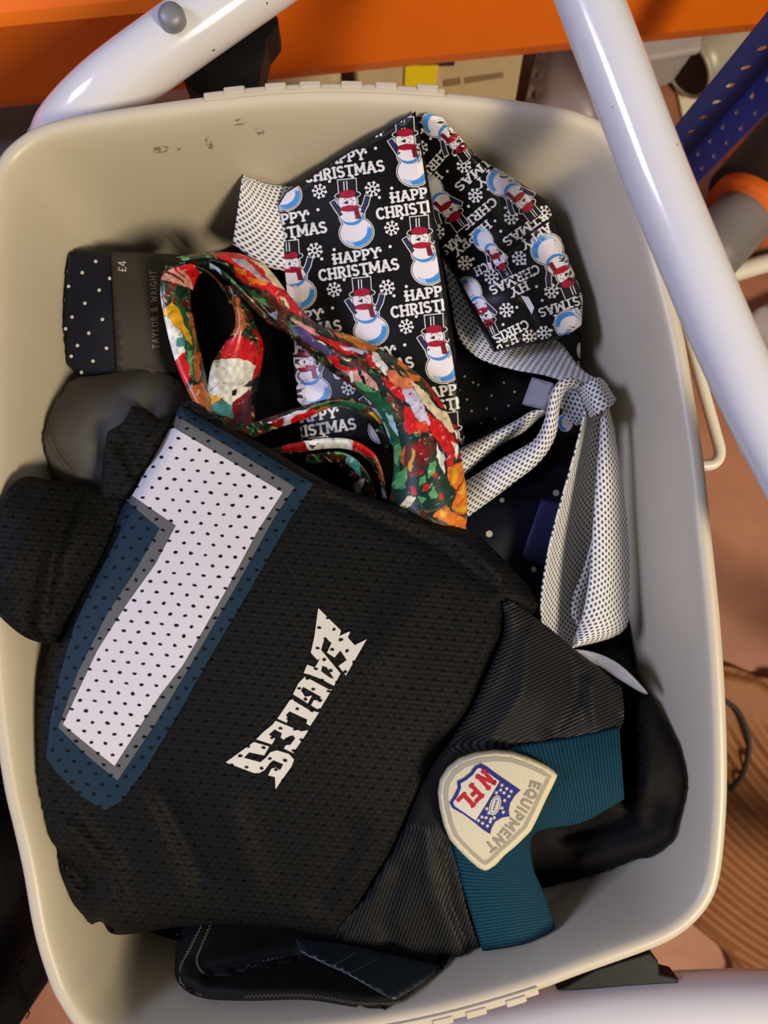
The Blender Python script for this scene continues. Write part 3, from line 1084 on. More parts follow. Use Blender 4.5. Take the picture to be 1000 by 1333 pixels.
def spot(cx, cy, r=2.1, layer=0, rgb=WHITE):
    return [(circle(cx, cy, r, n=10), rgb, layer)]


CLAMP = True
# ------------------------------------------------------------------ dark heap under everything
base = P1(470, 700, -.2)
poly = [(60, 420), (150, 345), (300, 330), (345, 255), (480, 205), (620, 225), (720, 290), (765, 420), (800, 520), (822, 700), (840, 880), (850, 1060), (780, 1150), (600, 1215), (400, 1240), (200, 1215), (100, 1120), (60, 900), (40, 650)]
hf = Height([(60, 420, -.115), (300, 330, -.12), (480, 205, -.09), (720, 290, -.10), (800, 520, -.105), (690, 560, -.115), (840, 880, -.07), (850, 1060, -.06), (400, 1240, -.055), (100, 1120, -.055), (40, 650, -.06), (450, 600, -.12), (450, 900, -.06), (350, 450, -.125)],
            folds=[([(560, 480), (700, 640)], 14, .006), ([(330, 380), (380, 560)], 14, .008), ([(600, 560), (760, 600)], 10, .006), ([(400, 420), (440, 520)], 12, -.006)])
o = sheet('lining_cloth', poly, hf, M_['heap'], None, step=12, skirt=0.10, solid=0.001)
tag(o, 'black crumpled cloth at the bottom, seen between the neckties', 'cloth')

# ------------------------------------------------------------------ navy dotted tie with card band (left)
e = empty('folded_necktie', P1(150, 400, -.11), 'folded navy necktie with white dots held by a dark price card', 'necktie')
NAVY_H = Height([(63, 326, -.060), (72, 400, -.062), (105, 487, -.066), (145, 328, -.066), (151, 480, -.068), (240, 335, -.076), (230, 470, -.076), (320, 340, -.085), (320, 470, -.085), (110, 400, -.060)])
npoly = [(63, 326), (66, 324), (105, 325), (145, 328), (230, 331), (244, 333), (240, 486), (230, 492), (152, 492), (105, 490), (90, 478), (84, 460), (72, 395)]
nh = Height([(63, 326, -.060), (72, 400, -.062), (105, 487, -.066), (145, 328, -.066), (151, 480, -.068), (240, 335, -.076), (230, 470, -.076), (320, 340, -.085), (320, 470, -.085), (110, 400, -.060)], poly=np.array(npoly, float), roll=8, drop=0.003)
sheet('necktie_blade', npoly, nh, M_['navy'], e, step=6, smooth_outline=False, skirt=0.008)
dots = [(238, 95), (356, 115), (198, 145), (306, 157), (408, 178), (255, 208), (369, 222), (222, 258), (316, 271), (268, 322), (381, 331), (244, 366), (330, 382), (288, 428), (396, 438), (265, 468), (346, 486), (303, 528)]
pl = []
for x, y in dots:
    pl += spot(x / 2.857, 300 + y / 2.857, 2.3 if x > 230 else 1.8, rgb=srgb(206, 204, 204))
decal('dots', pl, nh, M_['print'], e)
cpoly = [(144, 327), (190, 329), (240, 333), (236, 486), (152, 488), (149, 430), (146, 370)]
chh = lambda x, y: NAVY_H(x, y) + 0.0016
card = sheet('price_card', cpoly, chh, M_['brown_card'], e, step=8, smooth_outline=False, skirt=0.003, solid=0.0006)
tx = text('TAYLOR & WRIGHT', (201, 403), (-0.04, -1), 8.5, srgb(190, 182, 166), 0, weight=0.11, serif=False, width=102, track=.14)
tx += text('£4', (159, 347), (0, -1), 10, srgb(196, 190, 178), 0, weight=0.12, serif=False)
decal('card_lettering', tx, chh, M_['print'], card, eps=.0003)

# ------------------------------------------------------------------ grey soft cap-like garment
gp = [(36, 566), (45, 545), (65, 519), (99, 492), (135, 484), (182, 478), (216, 485), (240, 510), (250, 560), (230, 640), (160, 660), (86, 645), (52, 612), (39, 589)]
gh = Height([(40, 566, -.040), (65, 522, -.045), (135, 488, -.055), (216, 488, -.055), (250, 560, -.05), (60, 605, -.040), (130, 640, -.038), (230, 640, -.045), (120, 560, -.032), (180, 540, -.034), (80, 570, -.033)],
            folds=[([(53, 538), (62, 565), (74, 592), (92, 615)], 5, -.0022), ([(130, 560), (150, 600)], 16, -.004), ([(205, 500), (190, 560)], 20, -.006)], poly=np.array(gp, float), roll=36, drop=0.022)
g = sheet('folded_garment', gp, gh, M_['grey_cloth'], None, step=6, skirt=0.01)
tag(g, 'rounded charcoal grey cotton garment tucked under the jersey at the left wall', 'garment')
pl = []
for off in (0, 7):
    path = catmull([(50 + off, 535), (58 + off, 562), (69 + off, 588), (86 + off, 612)], 40)
    for a, b in zip(path[::2], path[1::2]):
        for q in stroke([tuple(a), tuple(b)], 1.1, cap=False):
            pl.append((q, srgb(46, 43, 42), 0))
decal('seam_stitching', pl, gh, M_['print'], g, eps=.0003)

# ------------------------------------------------------------------ silver dotted tie
ST = empty('silver_necktie', P1(700, 600, -.12), 'silver grey necktie with dark micro dots, knotted and looped along the right wall', 'necktie')
S = M_['silver']
ribbon('necktie_blade', [(400, 236, -.066), (360, 240, -.062), (330, 228, -.055), (317, 221, -.05)], [(440, 330, -.085), (400, 352, -.082), (350, 348, -.078), (303, 318, -.072)], S, ST, n=30, m=16, bulge=.002)
ribbon('necktie_blade', [(570, 310, -.082), (578, 345, -.082), (588, 395, -.078), (598, 440, -.074), (624, 466, -.068), (668, 481, -.060), (720, 492, -.052), (770, 516, -.044)],
       [(660, 320, -.080), (668, 360, -.080), (690, 400, -.078), (712, 430, -.072), (735, 452, -.064), (750, 472, -.056), (765, 486, -.052), (792, 500, -.042)], S, ST, n=60, m=18, bulge=.003)
# arching thin strand to the lower left
ribbon('strand', [(770, 505, -.046), (750, 492, -.040), (731, 494, -.036), (717, 512, -.036), (708, 548, -.042), (693, 574, -.05), (658, 594, -.058), (600, 630, -.066)],
       [(764, 528, -.052), (752, 512, -.046), (740, 508, -.042), (730, 526, -.042), (724, 566, -.046), (704, 600, -.052), (662, 634, -.058), (600, 680, -.066)], S, ST, n=60, m=10, bulge=.004)
ribbon('strand', [(712, 530, -.066), (690, 536, -.066), (674, 546, -.066), (640, 564, -.068), (590, 588, -.07)],
       [(716, 538, -.072), (702, 545, -.074), (681, 563, -.072), (648, 582, -.071), (590, 632, -.072)], S, ST, n=40, m=10, bulge=.004)
# inner face of the arch
ribbon('strand', [(726, 506, -.050), (728, 524, -.056), (738, 545, -.060), (752, 553, -.062)], [(750, 494, -.048), (766, 506, -.050), (773, 530, -.054), (774, 552, -.06)], S, ST, n=24, m=10, bulge=-.003)
# big loop: back face and front face
ribbon('loop_face', [(768, 512, -.042), (758, 556, -.043), (745, 605, -.045), (728, 665, -.046), (715, 717, -.046), (706, 775, -.045), (707, 812, -.044), (722, 833, -.044), (742, 843, -.045)],
       [(786, 530, -.052), (782, 570, -.060), (778, 610, -.068), (776, 660, -.072), (774, 710, -.074), (772, 760, -.072), (768, 800, -.064), (760, 825, -.055), (744, 842, -.047)], S, ST, n=70, m=16, bulge=-.006)
ribbon('loop_face', [(776, 680, -.062), (768, 712, -.064), (758, 745, -.064), (746, 775, -.062), (744, 800, -.058), (754, 818, -.054)], [(786, 690, -.066), (780, 720, -.068), (774, 750, -.068), (766, 780, -.066), (760, 802, -.060), (758, 818, -.056)], S, ST, n=40, m=8, bulge=.002)
ribbon('loop_face', [(782, 520, -.038), (781, 560, -.040), (777, 610, -.042), (773, 665, -.043), (770, 715, -.043), (766, 760, -.043), (757, 805, -.044), (741, 844, -.045)],
       [(792, 524, -.042), (800, 560, -.046), (808, 610, -.050), (815, 665, -.054), (819, 715, -.056), (819, 775, -.056), (811, 822, -.052), (746, 845, -.046)], S, ST, n=70, m=16, bulge=.006)
kn = ribbon('knot', [(752, 508, -.046), (762, 499, -.036), (772, 493, -.033), (779, 491, -.036), (786, 494, -.046)], [(768, 545, -.046), (777, 540, -.032), (788, 534, -.029), (797, 528, -.032), (803, 520, -.046)], S, ST, n=24, m=12, bulge=.002)
plp = [(693, 491), (722, 499), (712, 534), (680, 526)]
sheet('fabric_label', plp, Height([(693, 491, -.054), (722, 499, -.046), (712, 534, -.048), (680, 526, -.056)]), M_['grey_label'], ST, step=6, smooth_outline=False, skirt=0.0015, solid=0.0005)

# ------------------------------------------------------------------ black glittery tie and navy dotted tie on the right
bp = [(560, 470), (600, 455), (650, 476), (700, 492), (716, 520), (690, 540), (650, 565), (600, 600), (560, 590)]
bh = Height([(560, 470, -.088), (650, 476, -.088), (716, 520, -.082), (600, 600, -.092), (660, 520, -.078), (560, 590, -.092)], poly=np.array(bp, float), roll=14, drop=0.006)
o = sheet('speckled_necktie', bp, bh, M_['black_cloth'], None, step=7, skirt=0.01)
tag(o, 'black necktie with tiny pale specks beneath the silver necktie', 'necktie')
pl = []
for x, y in [(605, 490), (616, 498), (623, 501), (634, 532), (614, 535), (640, 515), (626, 551), (656, 498), (645, 545), (608, 520), (662, 528), (598, 508), (650, 478), (670, 510)]:
    pl += spot(x, y, 1.5, rgb=srgb(150, 148, 140))
decal('specks', pl, bh, M_['print'], o)
NV = empty('navy_necktie', P1(680, 690, -.11), 'navy necktie with sparse white dots and a navy label below the silver strands', 'necktie')
vp = [(596, 660), (640, 640), (690, 628), (740, 605), (745, 660), (728, 745), (712, 772), (660, 755), (600, 720)]
vh = Height([(596, 660, -.080), (690, 628, -.084), (740, 605, -.090), (728, 745, -.082), (660, 755, -.074), (600, 720, -.072), (660, 690, -.070)], folds=[([(640, 645), (700, 640)], 8, -.003)], poly=np.array(vp, float), roll=12, drop=0.005)
sheet('necktie_blade', vp, vh, M_['navy'], NV, step=6, skirt=0.01)
pl = []
for x, y, r in [(653.6, 651, 3.2), (724, 641.6, 4.2), (637, 695, 4.4), (695, 741, 3.6), (612, 668, 2.5)]:
    decal('dot', spot(x, y, r, rgb=srgb(214, 212, 208)), vh, M_['print'], NV)
lp = [(705, 649), (740, 659), (724, 745), (679, 726)]
sheet('fabric_label', lp, lambda x, y: vh(x, y) + .002, M_['navy_label'], NV, step=6, smooth_outline=False, skirt=0.001, solid=0.0004)

# ------------------------------------------------------------------ snowman tie
SN = empty('snowman_necktie', P1(540, 350, -.12), 'black festive necktie printed with snowmen and seasonal greetings, folded at its tip', 'necktie')
p1 = [(541, 145), (556, 225), (570, 310), (582, 385), (593, 455), (603, 550), (606, 580), (392, 580), (390, 480), (384, 410), (372, 340), (361, 266), (372, 250), (420, 217), (480, 180)]
h1c = [(541, 145, .001), (556, 225, -.020), (570, 310, -.038), (593, 455, -.058), (606, 580, -.075), (392, 580, -.095), (384, 410, -.088), (361, 266, -.062), (420, 217, -.040), (480, 180, -.016), (480, 320, -.046), (490, 460, -.068)]
h1 = Height(h1c, poly=np.array(p1, float), roll=9, drop=0.0035)
sheet('necktie_blade', p1, h1, M_['satin_black'], SN, step=6, smooth_outline=False, skirt=0.004)
pl = []
v1 = np.array([94, 48.0]); v2 = np.array([19, 128.0]); B = np.array([457, 279.0])
rdir = (0.989, -0.149)
for i in range(-2, 4):
    for j in range(-3, 4):
        c = B + i * v1 + j * v2
        if not (330 < c[0] < 650 and 100 < c[1] < 660):
            continue
        pl += snowman(c[0], c[1], (-0.10, -1), 0.97)
        tcx, tcy = c + np.array([10, 62])
        pl += text('HAPPY', (tcx - 3, tcy - 8), rdir, 13, WHITE, 0, width=62, weight=.20)
        pl += text('CHRISTMAS', (tcx, tcy + 10), rdir, 14, WHITE, 0, width=106, weight=.20)
        pl += snowflake(c[0] + 28, c[1] - 33, 1.0, 0.2)
        pl += snowflake(c[0] - 41, c[1] - 30, .95, 0.1)
        for dx_, dy_ in ((-28, -43), (2, -49), (20, -11), (-43, -6), (12, 43), (-22, 46), (38, 47), (-38, 58), (52, -22)):
            pl += spot(c[0] + dx_, c[1] + dy_)
clip1 = [(541, 146), (556.5, 226), (572, 320), (582, 385), (593, 455), (603, 550), (606, 580), (392, 580), (391, 480), (384, 410), (362, 268), (372, 251), (480, 181)]
clip1 = [(540.5, 147), (605, 572), (605, 578), (393, 578), (363, 268), (373, 251.5), (481, 182)]
decal('printed_pattern', pl, h1, M_['print'], SN, clip=clip1)
# folded over end
p2 = [(535, 148), (552, 146), (575, 152), (595, 174), (622, 205), (652, 222), (685, 243), (711, 260), (725, 295), (742, 340), (760, 385), (758, 424), (742, 436), (700, 444), (645, 456), (622, 412), (598, 366), (575, 324), (556, 290), (546, 230)]
h2c = [(535, 148, -.004), (560, 146, .000), (607, 189, -.016), (650, 222, -.028), (710, 258, -.044), (735, 320, -.052), (760, 385, -.052), (758, 424, -.050), (700, 444, -.046), (644, 456, -.046), (612, 395, -.058), (572, 330, -.072), (556, 320, -.074), (552, 230, -.046), (620, 270, -.040), (650, 330, -.046), (690, 380, -.044), (600, 320, -.062)]
h2 = Height(h2c, folds=[([(590, 355), (650, 340), (690, 318)], 12, -.006), ([(640, 372), (700, 352)], 12, .003), ([(682, 395), (702, 440)], 6, -.003)], poly=np.array(p2, float), roll=10, drop=0.004)
sheet('necktie_tail', p2, h2, M_['satin_black'], SN, step=6, smooth_outline=False, skirt=0.006)
f5 = lambda x, y: (520 + x / 3.333, 130 + y / 3.333)
pl = []
for x, y, up, s, sx in [(215, 150, (.62, .78), .88, .9), (185, 445, (.62, .78), .9, .9), (500, 405, (.64, .77), .92, .85), (405, 660, (.5, .86), .82, .65), (690, 715, (.42, .9), .98, .95), (345, 895, (.42, .9), .92, .75), (745, 1050, (-.1, 1), .9, .95)]:
    cx, cy = f5(x, y)
    pl += snowman(cx, cy, up, s, sx)
def block(lines, size=11.5):
    out = []
    for s_, x, y, r_, w in lines:
        cx, cy = f5(x, y)
        out += text(s_, (cx, cy), r_, size, WHITE, 1, width=w / 3.333, weight=.17)
    return out
r1 = (-.66, .75); r2 = (-.76, .65); r3 = (-.82, .57); r4 = (-.9, .43); r5 = (-.95, .3)
pl += block([('CHRIS', 150, 280, r1, 165), ('HAP', 145, 358, r1, 95), ('PY', 110, 100, r1, 85),
             ('TMAS', 320, 325, r2, 190), ('PPY', 385, 330, r2, 120),
             ('CHRIS', 345, 495, r2, 190), ('HAPPY', 315, 600, r2, 200), ('MAS', 225, 632, r2, 105),
             ('STMAS', 545, 560, r3, 220), ('APPY', 595, 592, r3, 150),
             ('CHRMAS', 500, 780, r4, 235), ('HY', 520, 822, r4, 85),
             ('RISTMAS', 720, 890, r5, 240), ('APPY', 735, 935, r5, 150),
             ('CHRIS', 485, 1005, r4, 165), ('HAP', 465, 1052, r4, 100), ('CH', 355, 735, r4, 60)])
for x, y in [(92, 208), (280, 285), (330, 415), (485, 510), (165, 575), (520, 687), (285, 708), (660, 830), (465, 912), (565, 1028), (628, 1012), (630, 490), (400, 768)]:
    cx, cy = f5(x, y)
    pl += snowflake(cx, cy, .95, 0.3)
for x, y in [(135, 168), (240, 240), (208, 310), (300, 462), (385, 388), (460, 468), (415, 525), (440, 570), (530, 600), (575, 660), (585, 760), (595, 810), (510, 900), (450, 975), (620, 870), (545, 710), (660, 1000), (320, 690), (235, 545)]:
    cx, cy = f5(x, y)
    pl += spot(cx, cy, 1.9)
pl.append(([f5(527, 850), f5(560, 855), f5(585, 900), f5(575, 930)], WHITE, 4))
clip2a = [(541, 149), (560, 147.5), (576, 153), (595, 174), (622, 205), (646, 454.5), (576, 324), (556, 288), (546, 230)]
clip2b = [(622, 205), (652, 222), (685, 243), (711, 260), (742, 341), (759, 386), (757, 423), (741, 434.5), (646, 454.5)]
decal('printed_pattern', pl, h2, M_['print'], SN, clip=clip2a)
decal('printed_pattern', pl, h2, M_['print'], SN, clip=clip2b)
# hidden end of the same necktie hanging lower down at the right
p3 = [(690, 430), (750, 425), (757, 440), (756, 478), (740, 500), (700, 470)]
h3 = Height([(690, 430, -.075), (750, 425, -.070), (757, 478, -.078), (700, 470, -.085), (725, 450, -.070)])
sheet('necktie_tail', p3, h3, M_['satin_black'], SN, step=6, smooth_outline=False, skirt=0.01)
pl = text('H', (752, 476), (-.95, .3), 9, WHITE, 0) + [(circle(755, 456, 4, 10), WHITE, 0)]
decal('printed_pattern', pl, h3, M_['print'], SN, clip=[(691, 431), (749, 426), (756, 440), (755, 477), (740, 498), (701, 470)])
p4 = [(716, 535), (738, 530), (756, 545), (752, 562), (730, 572), (716, 560)]
h4 = Height([(716, 535, -.085), (756, 545, -.085), (730, 572, -.09), (738, 550, -.083)])
sheet('necktie_tail', p4, h4, M_['satin_black'], SN, step=5, skirt=0.004)
decal('printed_pattern', [(circle(736, 550, 10, 12), WHITE, 0), (circle(736, 550, 9, 11, 14, 0, 1.6, 4.2) + circle(738, 550, 7, 8, 10, 0, 4.2, 1.6), srgb(64, 146, 214), 1)], h4, M_['print'], SN)

# ------------------------------------------------------------------ painted festive tie
A5 = lambda *q: [(200 + x / 5, 320 + y / 5) for x, y in q]
B4 = lambda *q: [(380 + x / 4.167, 420 + y / 4.167) for x, y in q]
RED = srgb(208, 24, 26); DRED = srgb(140, 20, 26); GOLD = srgb(226, 168, 26); ORG = srgb(224, 118, 20); GRN = srgb(34, 92, 58); DGRN = srgb(16, 48, 36); WHT = srgb(236, 236, 228); CRM = srgb(232, 216, 176); TEAL = srgb(70, 140, 140); COP = srgb(176, 96, 48); GRY = srgb(160, 152, 158); BRN = srgb(88, 34, 20); SKIN = srgb(222, 128, 84); BLK = srgb(20, 16, 16); PINK = srgb(214, 150, 136); LBL = srgb(160, 190, 204); LGR = srgb(90, 160, 96); LIL = srgb(200, 196, 220)
PAINT = [
    (A5((15, 290), (45, 280), (60, 400), (20, 430)), WHT), (A5((10, 250), (45, 260), (45, 310), (15, 330)), TEAL),
    (A5((170, 370), (230, 470), (290, 650), (300, 880), (250, 880), (210, 690), (170, 590), (120, 380)), GRN), (A5((150, 260), (210, 260), (240, 340), (150, 330)), DGRN),
    (A5((225, 430), (260, 440), (280, 700), (310, 700), (300, 880), (270, 880), (260, 640)), COP),
    (A5((30, 450), (110, 480), (180, 570), (205, 680), (170, 735), (115, 750), (60, 580)), WHT), (A5((140, 600), (200, 590), (205, 660), (150, 650)), TEAL),
    (A5((20, 430), (130, 360), (170, 420), (240, 590), (245, 645), (180, 560), (110, 480), (40, 445)), GOLD),
    (A5((115, 750), (195, 690), (250, 850), (190, 920), (150, 830)), RED), (A5((190, 930), (330, 890), (380, 1090), (250, 1040)), COP), (A5((220, 690), (250, 680), (260, 840), (235, 820)), LGR),
    (A5((30, 220), (120, 140), (260, 260), (250, 280), (120, 240)), PINK), (A5((120, 140), (250, 120), (320, 190), (290, 280), (200, 200)), RED), (A5((80, 175), (95, 160), (200, 235), (195, 245)), BRN), (A5((150, 140), (165, 132), (260, 250), (245, 255)), PINK),
    (A5((160, 60), (330, 70), (360, 110), (160, 110)), DGRN), (A5((170, 70), (230, 65), (230, 90), (180, 100)), LGR),
    (A5((350, 95), (420, 130), (445, 185), (370, 150)), LBL), (A5((380, 50), (560, 35), (640, 80), (780, 160), (900, 340), (1010, 480), (880, 420), (740, 290), (640, 260), (540, 200), (520, 120)), RED),
    (A5((500, 80), (600, 90), (770, 240), (720, 230), (560, 130)), GRY), (A5((620, 80), (770, 150), (870, 280), (780, 250), (720, 160)), CRM),
    (A5((520, 140), (600, 160), (610, 200), (560, 190)), ORG), (A5((600, 200), (720, 220), (740, 250), (640, 240)), ORG), (A5((820, 330), (860, 330), (890, 410), (860, 400)), CRM), (A5((830, 350), (850, 350), (880, 420), (870, 420)), GRN),
    (A5((430, 150), (520, 210), (700, 330), (790, 400), (700, 380), (560, 280)), GRN), (A5((500, 200), (540, 210), (540, 240), (510, 235)), LGR), (A5((640, 330), (720, 350), (760, 400), (690, 370)), LGR), (A5((735, 430), (800, 435), (790, 475)), LBL), (A5((880, 480), (960, 490), (1000, 560), (960, 530)), PINK), (A5((890, 530), (930, 520), (960, 580), (920, 590)), TEAL),
    # middle strand
    (A5((500, 330), (560, 350), (600, 520), (560, 580), (480, 580), (520, 440)), COP), (A5((420, 640), (560, 580), (680, 640), (660, 780), (560, 740), (440, 740)), RED), (A5((640, 530), (720, 600), (720, 760), (640, 900), (660, 780), (690, 650)), RED),
    (A5((370, 760), (440, 735), (560, 735), (660, 775), (640, 880), (540, 940), (440, 1000), (355, 980)), WHT), (A5((360, 960), (450, 990), (370, 1040)), GOLD), (A5((370, 1040), (450, 1000), (560, 1000), (520, 1120), (400, 1080)), TEAL), (A5((440, 1000), (560, 920), (640, 920), (560, 1060)), WHT), (A5((510, 950), (545, 940), (540, 980), (515, 980)), BLK), (A5((520, 1020), (620, 930), (640, 1150), (520, 1140)), DRED),
    # main blade
    (B4((0, 30), (60, 20), (180, 130), (300, 300), (200, 190), (60, 90)), srgb(88, 70, 120)), (B4((130, 60), (300, 120), (370, 200), (200, 120)), RED), (B4((60, 0), (130, 30), (140, 70), (60, 30)), PINK),
    (B4((220, 60), (330, 70), (490, 130), (440, 165), (300, 100)), ORG), (B4((250, 70), (330, 80), (400, 110), (330, 100)), GOLD), (B4((260, 120), (400, 150), (380, 175), (280, 140)), LIL), (B4((340, 130), (420, 160), (400, 170)), GRY),
    (B4((190, 190), (240, 180), (280, 240), (360, 250), (330, 310), (250, 240)), RED), (B4((270, 260), (390, 260), (460, 330), (470, 370), (340, 320)), PINK), (B4((300, 270), (320, 260), (330, 320), (315, 320)), WHT), (B4((360, 260), (380, 260), (400, 330), (385, 330)), BLK),
    (B4((430, 280), (520, 290), (640, 480), (640, 560), (560, 420)), srgb(38, 44, 42)),
    (B4((320, 310), (440, 350), (560, 500), (610, 640), (570, 900), (520, 880), (540, 650), (460, 480), (380, 370)), GRN), (B4((340, 320), (400, 330), (440, 380), (380, 370)), LGR), (B4((510, 480), (590, 560), (580, 620), (540, 560)), LBL), (B4((550, 670), (610, 650), (570, 780), (550, 760)), LGR),
    (B4((480, 170), (560, 170), (720, 300), (840, 440), (790, 440), (640, 280)), srgb(60, 60, 24)), (B4((560, 190), (640, 240), (620, 260), (570, 220)), ORG), (B4((620, 260), (700, 290), (690, 320), (640, 300)), ORG), (B4((700, 290), (850, 470), (800, 450)), RED),
    (B4((560, 520), (650, 600), (700, 620), (880, 700), (910, 800), (870, 1010), (700, 1020), (540, 990), (600, 700)), DGRN),
    (B4((400, 170), (440, 170), (475, 250), (430, 240)), RED), (B4((430, 165), (475, 170), (525, 240), (510, 290), (460, 235)), WHT),
    (B4((480, 290), (560, 330), (620, 400), (600, 425), (560, 400)), RED), (B4((505, 255), (560, 255), (645, 330), (610, 375), (530, 320)), SKIN), (B4((590, 370), (650, 345), (705, 420), (755, 560), (690, 545), (635, 440)), LIL), (B4((600, 300), (660, 300), (670, 360), (620, 350)), SKIN), (B4((635, 380), (652, 378), (652, 395), (638, 395)), RED),
    (B4((600, 450), (650, 470), (690, 560), (640, 610), (605, 570)), RED), (B4((640, 310), (700, 350), (780, 450), (865, 500), (910, 605), (850, 590), (770, 500), (700, 420)), CRM),
    (B4((730, 480), (800, 540), (880, 620), (910, 740), (860, 720), (800, 650), (760, 620)), RED), (B4((660, 540), (720, 530), (750, 580), (690, 610)), srgb(226, 60, 28)),
    (B4((620, 660), (740, 610), (790, 680), (700, 810), (620, 850), (600, 770)), BRN), (B4((650, 670), (690, 640), (740, 700), (700, 760)), DRED), (B4((655, 680), (675, 700), (640, 810), (622, 795), (650, 740)), GOLD), (B4((590, 690), (620, 670), (610, 780), (590, 760)), COP), (B4((630, 830), (720, 790), (720, 820), (640, 850)), DRED),
    (B4((780, 640), (830, 740), (830, 820), (800, 760)), WHT), (B4((830, 640), (870, 680), (880, 780), (845, 770)), RED), (B4((870, 650), (910, 660), (890, 740)), WHT), (B4((740, 760), (780, 750), (770, 830), (740, 850)), LGR),
    (B4((850, 790), (930, 750), (945, 800), (900, 905), (855, 880)), ORG), (B4((880, 790), (910, 780), (890, 880), (870, 870)), GOLD), (B4((870, 1000), (930, 840), (960, 840), (960, 1030), (900, 1030)), ORG), (B4((890, 1000), (950, 990), (955, 1015), (900, 1020)), GOLD), (B4((910, 930), (930, 870), (940, 960)), GOLD),
    (B4((760, 1050), (830, 990), (950, 1070), (950, 1130), (860, 1090)), ORG), (B4((820, 1010), (850, 1020), (820, 1060), (800, 1050)), GOLD),
    (B4((640, 890), (670, 880), (680, 930), (650, 935)), RED), (B4((715, 880), (740, 885), (735, 915), (712, 910)), RED), (B4((765, 815), (790, 815), (785, 845), (765, 840)), RED), (B4((800, 930), (825, 925), (820, 965), (798, 960)), RED), (B4((580, 990), (640, 940), (680, 950), (630, 1000)), CRM), (B4((560, 820), (620, 780), (620, 900), (560, 900)), LGR), (B4((690, 850), (720, 830), (730, 870), (700, 880)), LGR), (B4((740, 930), (770, 890), (790, 950), (750, 960)), LGR), (B4((690, 940), (730, 960), (700, 990)), LGR),
    (B4((450, 940), (490, 890), (525, 950)), LIL),
    # thin lower strands
    (B4((-130, 540), (0, 490), (90, 470), (0, 560)), LIL), (B4((0, 520), (120, 470), (160, 500), (60, 545), (0, 580)), RED), (B4((-110, 530), (-40, 510), (-50, 560), (-100, 560)), DRED), (B4((170, 440), (330, 420), (430, 460), (180, 480)), GRN), (B4((110, 480), (200, 450), (210, 470), (140, 500)), COP), (B4((410, 490), (450, 480), (510, 550), (480, 540)), GOLD),
    (B4((-60, 650), (100, 640), (100, 690), (-60, 700)), DRED), (B4((60, 640), (200, 620), (330, 625), (330, 690), (100, 690)), WHT), (B4((85, 650), (140, 665), (110, 680)), srgb(60, 50, 90)), (B4((325, 635), (400, 650), (480, 720), (440, 730), (330, 690)), RED), (B4((440, 700), (490, 760), (510, 870), (480, 840)), COP),
    (B4((280, 700), (360, 730), (380, 850), (300, 760)), TEAL), (B4((230, 690), (300, 690), (300, 720), (240, 720)), LGR), (B4((340, 870), (390, 850), (380, 920), (350, 920)), WHT),
]
def vnoise(x, y, s, seed):
    r = np.random.default_rng(seed)
    g = r.random((64, 64))
    u, v = x / s, y / s
    i, j = np.floor(u).astype(int), np.floor(v).astype(int)
    f, q = u - i, v - j
    f = f * f * (3 - 2 * f); q = q * q * (3 - 2 * q)
    G = lambda a, b: g[a % 64, b % 64]
    return (G(i, j) * (1 - f) + G(i + 1, j) * f) * (1 - q) + (G(i, j + 1) * (1 - f) + G(i + 1, j + 1) * f) * q
def paint(x, y):
    wx = x + 4 * (vnoise(x, y, 9, 1) - .5) + 1.2 * (vnoise(x, y, 2.5, 2) - .5)
    wy = y + 4 * (vnoise(x, y, 9, 3) - .5) + 1.2 * (vnoise(x, y, 2.5, 4) - .5)
    n = vnoise(wx, wy, 11, 5); n2 = vnoise(wx, wy, 6, 6)
    c = np.empty((len(x), 3)); c[:] = srgb(30, 26, 22)
    c[n > .5] = DGRN; c[(n > .62)] = BRN; c[n2 > .74] = GRN; c[n2 > .86] = DRED
    sx_, sy_ = (wx + wy) * .7, (wx - wy) * .7
    k = vnoise(sx_ * .35, sy_ * 1.3, 2.6, 21)
    dark = np.ones(len(x), bool)
    for pl_, rgb in PAINT:
        m_ = inside(pl_, wx, wy)
        c[m_] = rgb
        dark &= ~m_
    for lo, rgb in ((.78, GRN), (.84, LGR), (.88, RED), (.93, CRM)):
        c[dark & (k > lo)] = rgb
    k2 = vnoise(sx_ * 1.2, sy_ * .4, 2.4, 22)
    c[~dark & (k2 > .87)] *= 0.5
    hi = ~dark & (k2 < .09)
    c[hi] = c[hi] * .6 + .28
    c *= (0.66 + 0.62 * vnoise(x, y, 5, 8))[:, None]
    return c
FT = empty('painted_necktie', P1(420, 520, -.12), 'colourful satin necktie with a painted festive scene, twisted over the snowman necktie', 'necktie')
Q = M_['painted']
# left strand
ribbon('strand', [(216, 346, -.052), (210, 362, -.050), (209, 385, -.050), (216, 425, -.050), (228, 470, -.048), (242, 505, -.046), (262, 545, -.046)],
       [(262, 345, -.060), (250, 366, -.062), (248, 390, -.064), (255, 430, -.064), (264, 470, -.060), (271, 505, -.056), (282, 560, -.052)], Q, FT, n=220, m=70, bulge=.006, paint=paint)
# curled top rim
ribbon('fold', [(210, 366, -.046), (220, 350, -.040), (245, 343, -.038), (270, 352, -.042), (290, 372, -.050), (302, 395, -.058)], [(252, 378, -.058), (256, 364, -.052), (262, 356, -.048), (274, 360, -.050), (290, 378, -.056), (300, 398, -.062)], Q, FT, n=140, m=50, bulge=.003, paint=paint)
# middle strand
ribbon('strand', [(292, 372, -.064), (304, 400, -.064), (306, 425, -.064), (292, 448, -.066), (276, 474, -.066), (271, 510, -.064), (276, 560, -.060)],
       [(320, 372, -.080), (326, 400, -.082), (334, 425, -.084), (343, 450, -.086), (340, 480, -.086), (334, 520, -.082), (330, 570, -.076)], Q, FT, n=220, m=90, bulge=.010, paint=paint)
